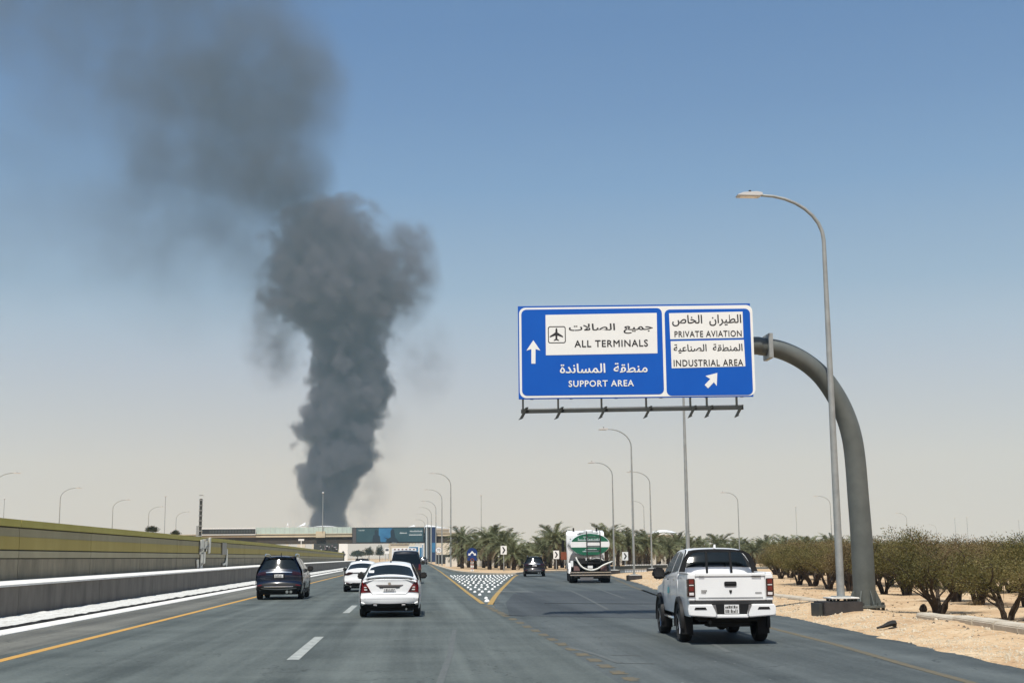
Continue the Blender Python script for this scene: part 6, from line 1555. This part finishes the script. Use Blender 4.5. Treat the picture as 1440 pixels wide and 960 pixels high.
def hull_tube(name, tab, m, label, pad=1.3):
    vs = []; n = 20
    for z, x, r in tab:
        for j in range(n):
            a = 2*pi*j/n; vs.append((x-BX+cos(a)*r, sin(a)*min(r, 120), z))
    fs = [(i*n+j, i*n+(j+1)%n, (i+1)*n+(j+1)%n, (i+1)*n+j) for i in range(len(tab)-1) for j in range(n)]+[tuple(range(n))[::-1], tuple(range((len(tab)-1)*n, len(tab)*n))]
    o = MB().add(vs, fs).build(name, m, smooth=True, loc=(BX, SY, 0)); tag(o, kind='stuff'); o['label'] = label
    return o
def P_(x_, y_, hw_): p = at(x_, y_, SY); return (p.z, p.x, hw_*KM)
hull_tube('smoke_column', [P_(462,752,50),P_(464,720,85),P_(475,650,105),P_(485,600,112),P_(495,540,150),P_(492,480,165),P_(484,430,160),P_(482,380,165),P_(478,330,160),P_(478,290,125),P_(480,262,70)], M['smoke'], 'thick dark grey column of smoke billowing up from the horizon')
# the thin sheet of smoke drifting off to the upper left
blobs = [(285,60,175,130,1.0),(275,160,140,120,1.0),(375,110,130,105,1.1),(388,205,95,95,1.35),(300,240,150,115,.65),(215,290,130,130,.45),(405,262,80,60,2.2),(40,10,190,110,.8),(150,110,150,110,.42),(250,380,150,110,.25),(425,120,75,90,1.0),(260,-70,280,120,1.2),(20,-90,240,110,1.0),(50,250,200,200,.25),(340,310,90,110,.5),(360,400,60,100,.2)]
def cloud_build(t, pv):
    g = G(t); tc = t.nodes.new('ShaderNodeTexCoord'); P = tc.outputs['Object']
    w1 = g.noise(P, .008, 2.0); Pw = g.vm('ADD', P, g.vm('SCALE', g.vm('SUBTRACT', w1.outputs['Color'], (.5,.5,.5)), 70.))
    tot = None
    for px_, py_, rx_, ry_, st_ in blobs:
        c = at(px_, py_, SY)-base; v = g.vm('MULTIPLY', g.vm('SUBTRACT', Pw, c), (1/(rx_*KM), 1/95., 1/(ry_*KM)))
        f = g.m('SUBTRACT', 1.1, g.vm('LENGTH', v), clamp=True); f = g.m('MULTIPLY', f, st_)
        tot = f if tot is None else g.m('ADD', tot, f)
    n2 = g.noise(P, .019, 6, .68)
    f = g.m('MULTIPLY', tot, g.m('MULTIPLY_ADD', n2.outputs[0], 4.0, -1.2))
    f = g.m('MULTIPLY', g.m('MAXIMUM', f, 0), .0115)
    t.links.new(f, pv.inputs['Density']); pv.inputs['Color'].default_value = (.15,.16,.20,1)
M['thin_smoke'] = vol_material('thin_smoke', cloud_build); M['thin_smoke'].cycles.volume_step_rate = 1.6
bm = bmesh.new()
for px_, py_, rx_, ry_, st_ in blobs:
    c = at(px_, py_, SY)-base
    for i in range(12):
        for j in range(-2, 3):
            a = 2*pi*i/12; b = j*pi/5; bm.verts.new((c.x+cos(a)*cos(b)*rx_*KM*1.35, sin(a)*cos(b)*150, c.z+sin(b)*ry_*KM*1.35))
r_ = bmesh.ops.convex_hull(bm, input=bm.verts); bmesh.ops.delete(bm, geom=[v for v in bm.verts if not v.link_faces], context='VERTS')
bmesh.ops.recalc_face_normals(bm, faces=bm.faces)
me = bpy.data.meshes.new('drifting_smoke'); bm.to_mesh(me); bm.free()
ds = link('drifting_smoke', me, M['thin_smoke'], loc=(BX, SY, 0)); tag(ds, kind='stuff'); ds['label'] = 'thin bluish smoke drifting to the upper left above the dark column'

# ================================================================== DUSTY AIR
hz = bpy.data.materials.new('haze'); hz.use_nodes = True; ht = hz.node_tree; ht.nodes.clear()
ho = ht.nodes.new('ShaderNodeOutputMaterial'); hv = ht.nodes.new('ShaderNodeVolumePrincipled'); ht.links.new(hv.outputs[0], ho.inputs['Volume'])
hv.inputs['Density'].default_value = .00012; hv.inputs['Color'].default_value = (.50,.80,1.0,1); hv.inputs['Anisotropy'].default_value = 0
tag(MB().box(-4000, 4000, -400, 6200, -1.03, 1150).build('haze', hz), kind='stuff')
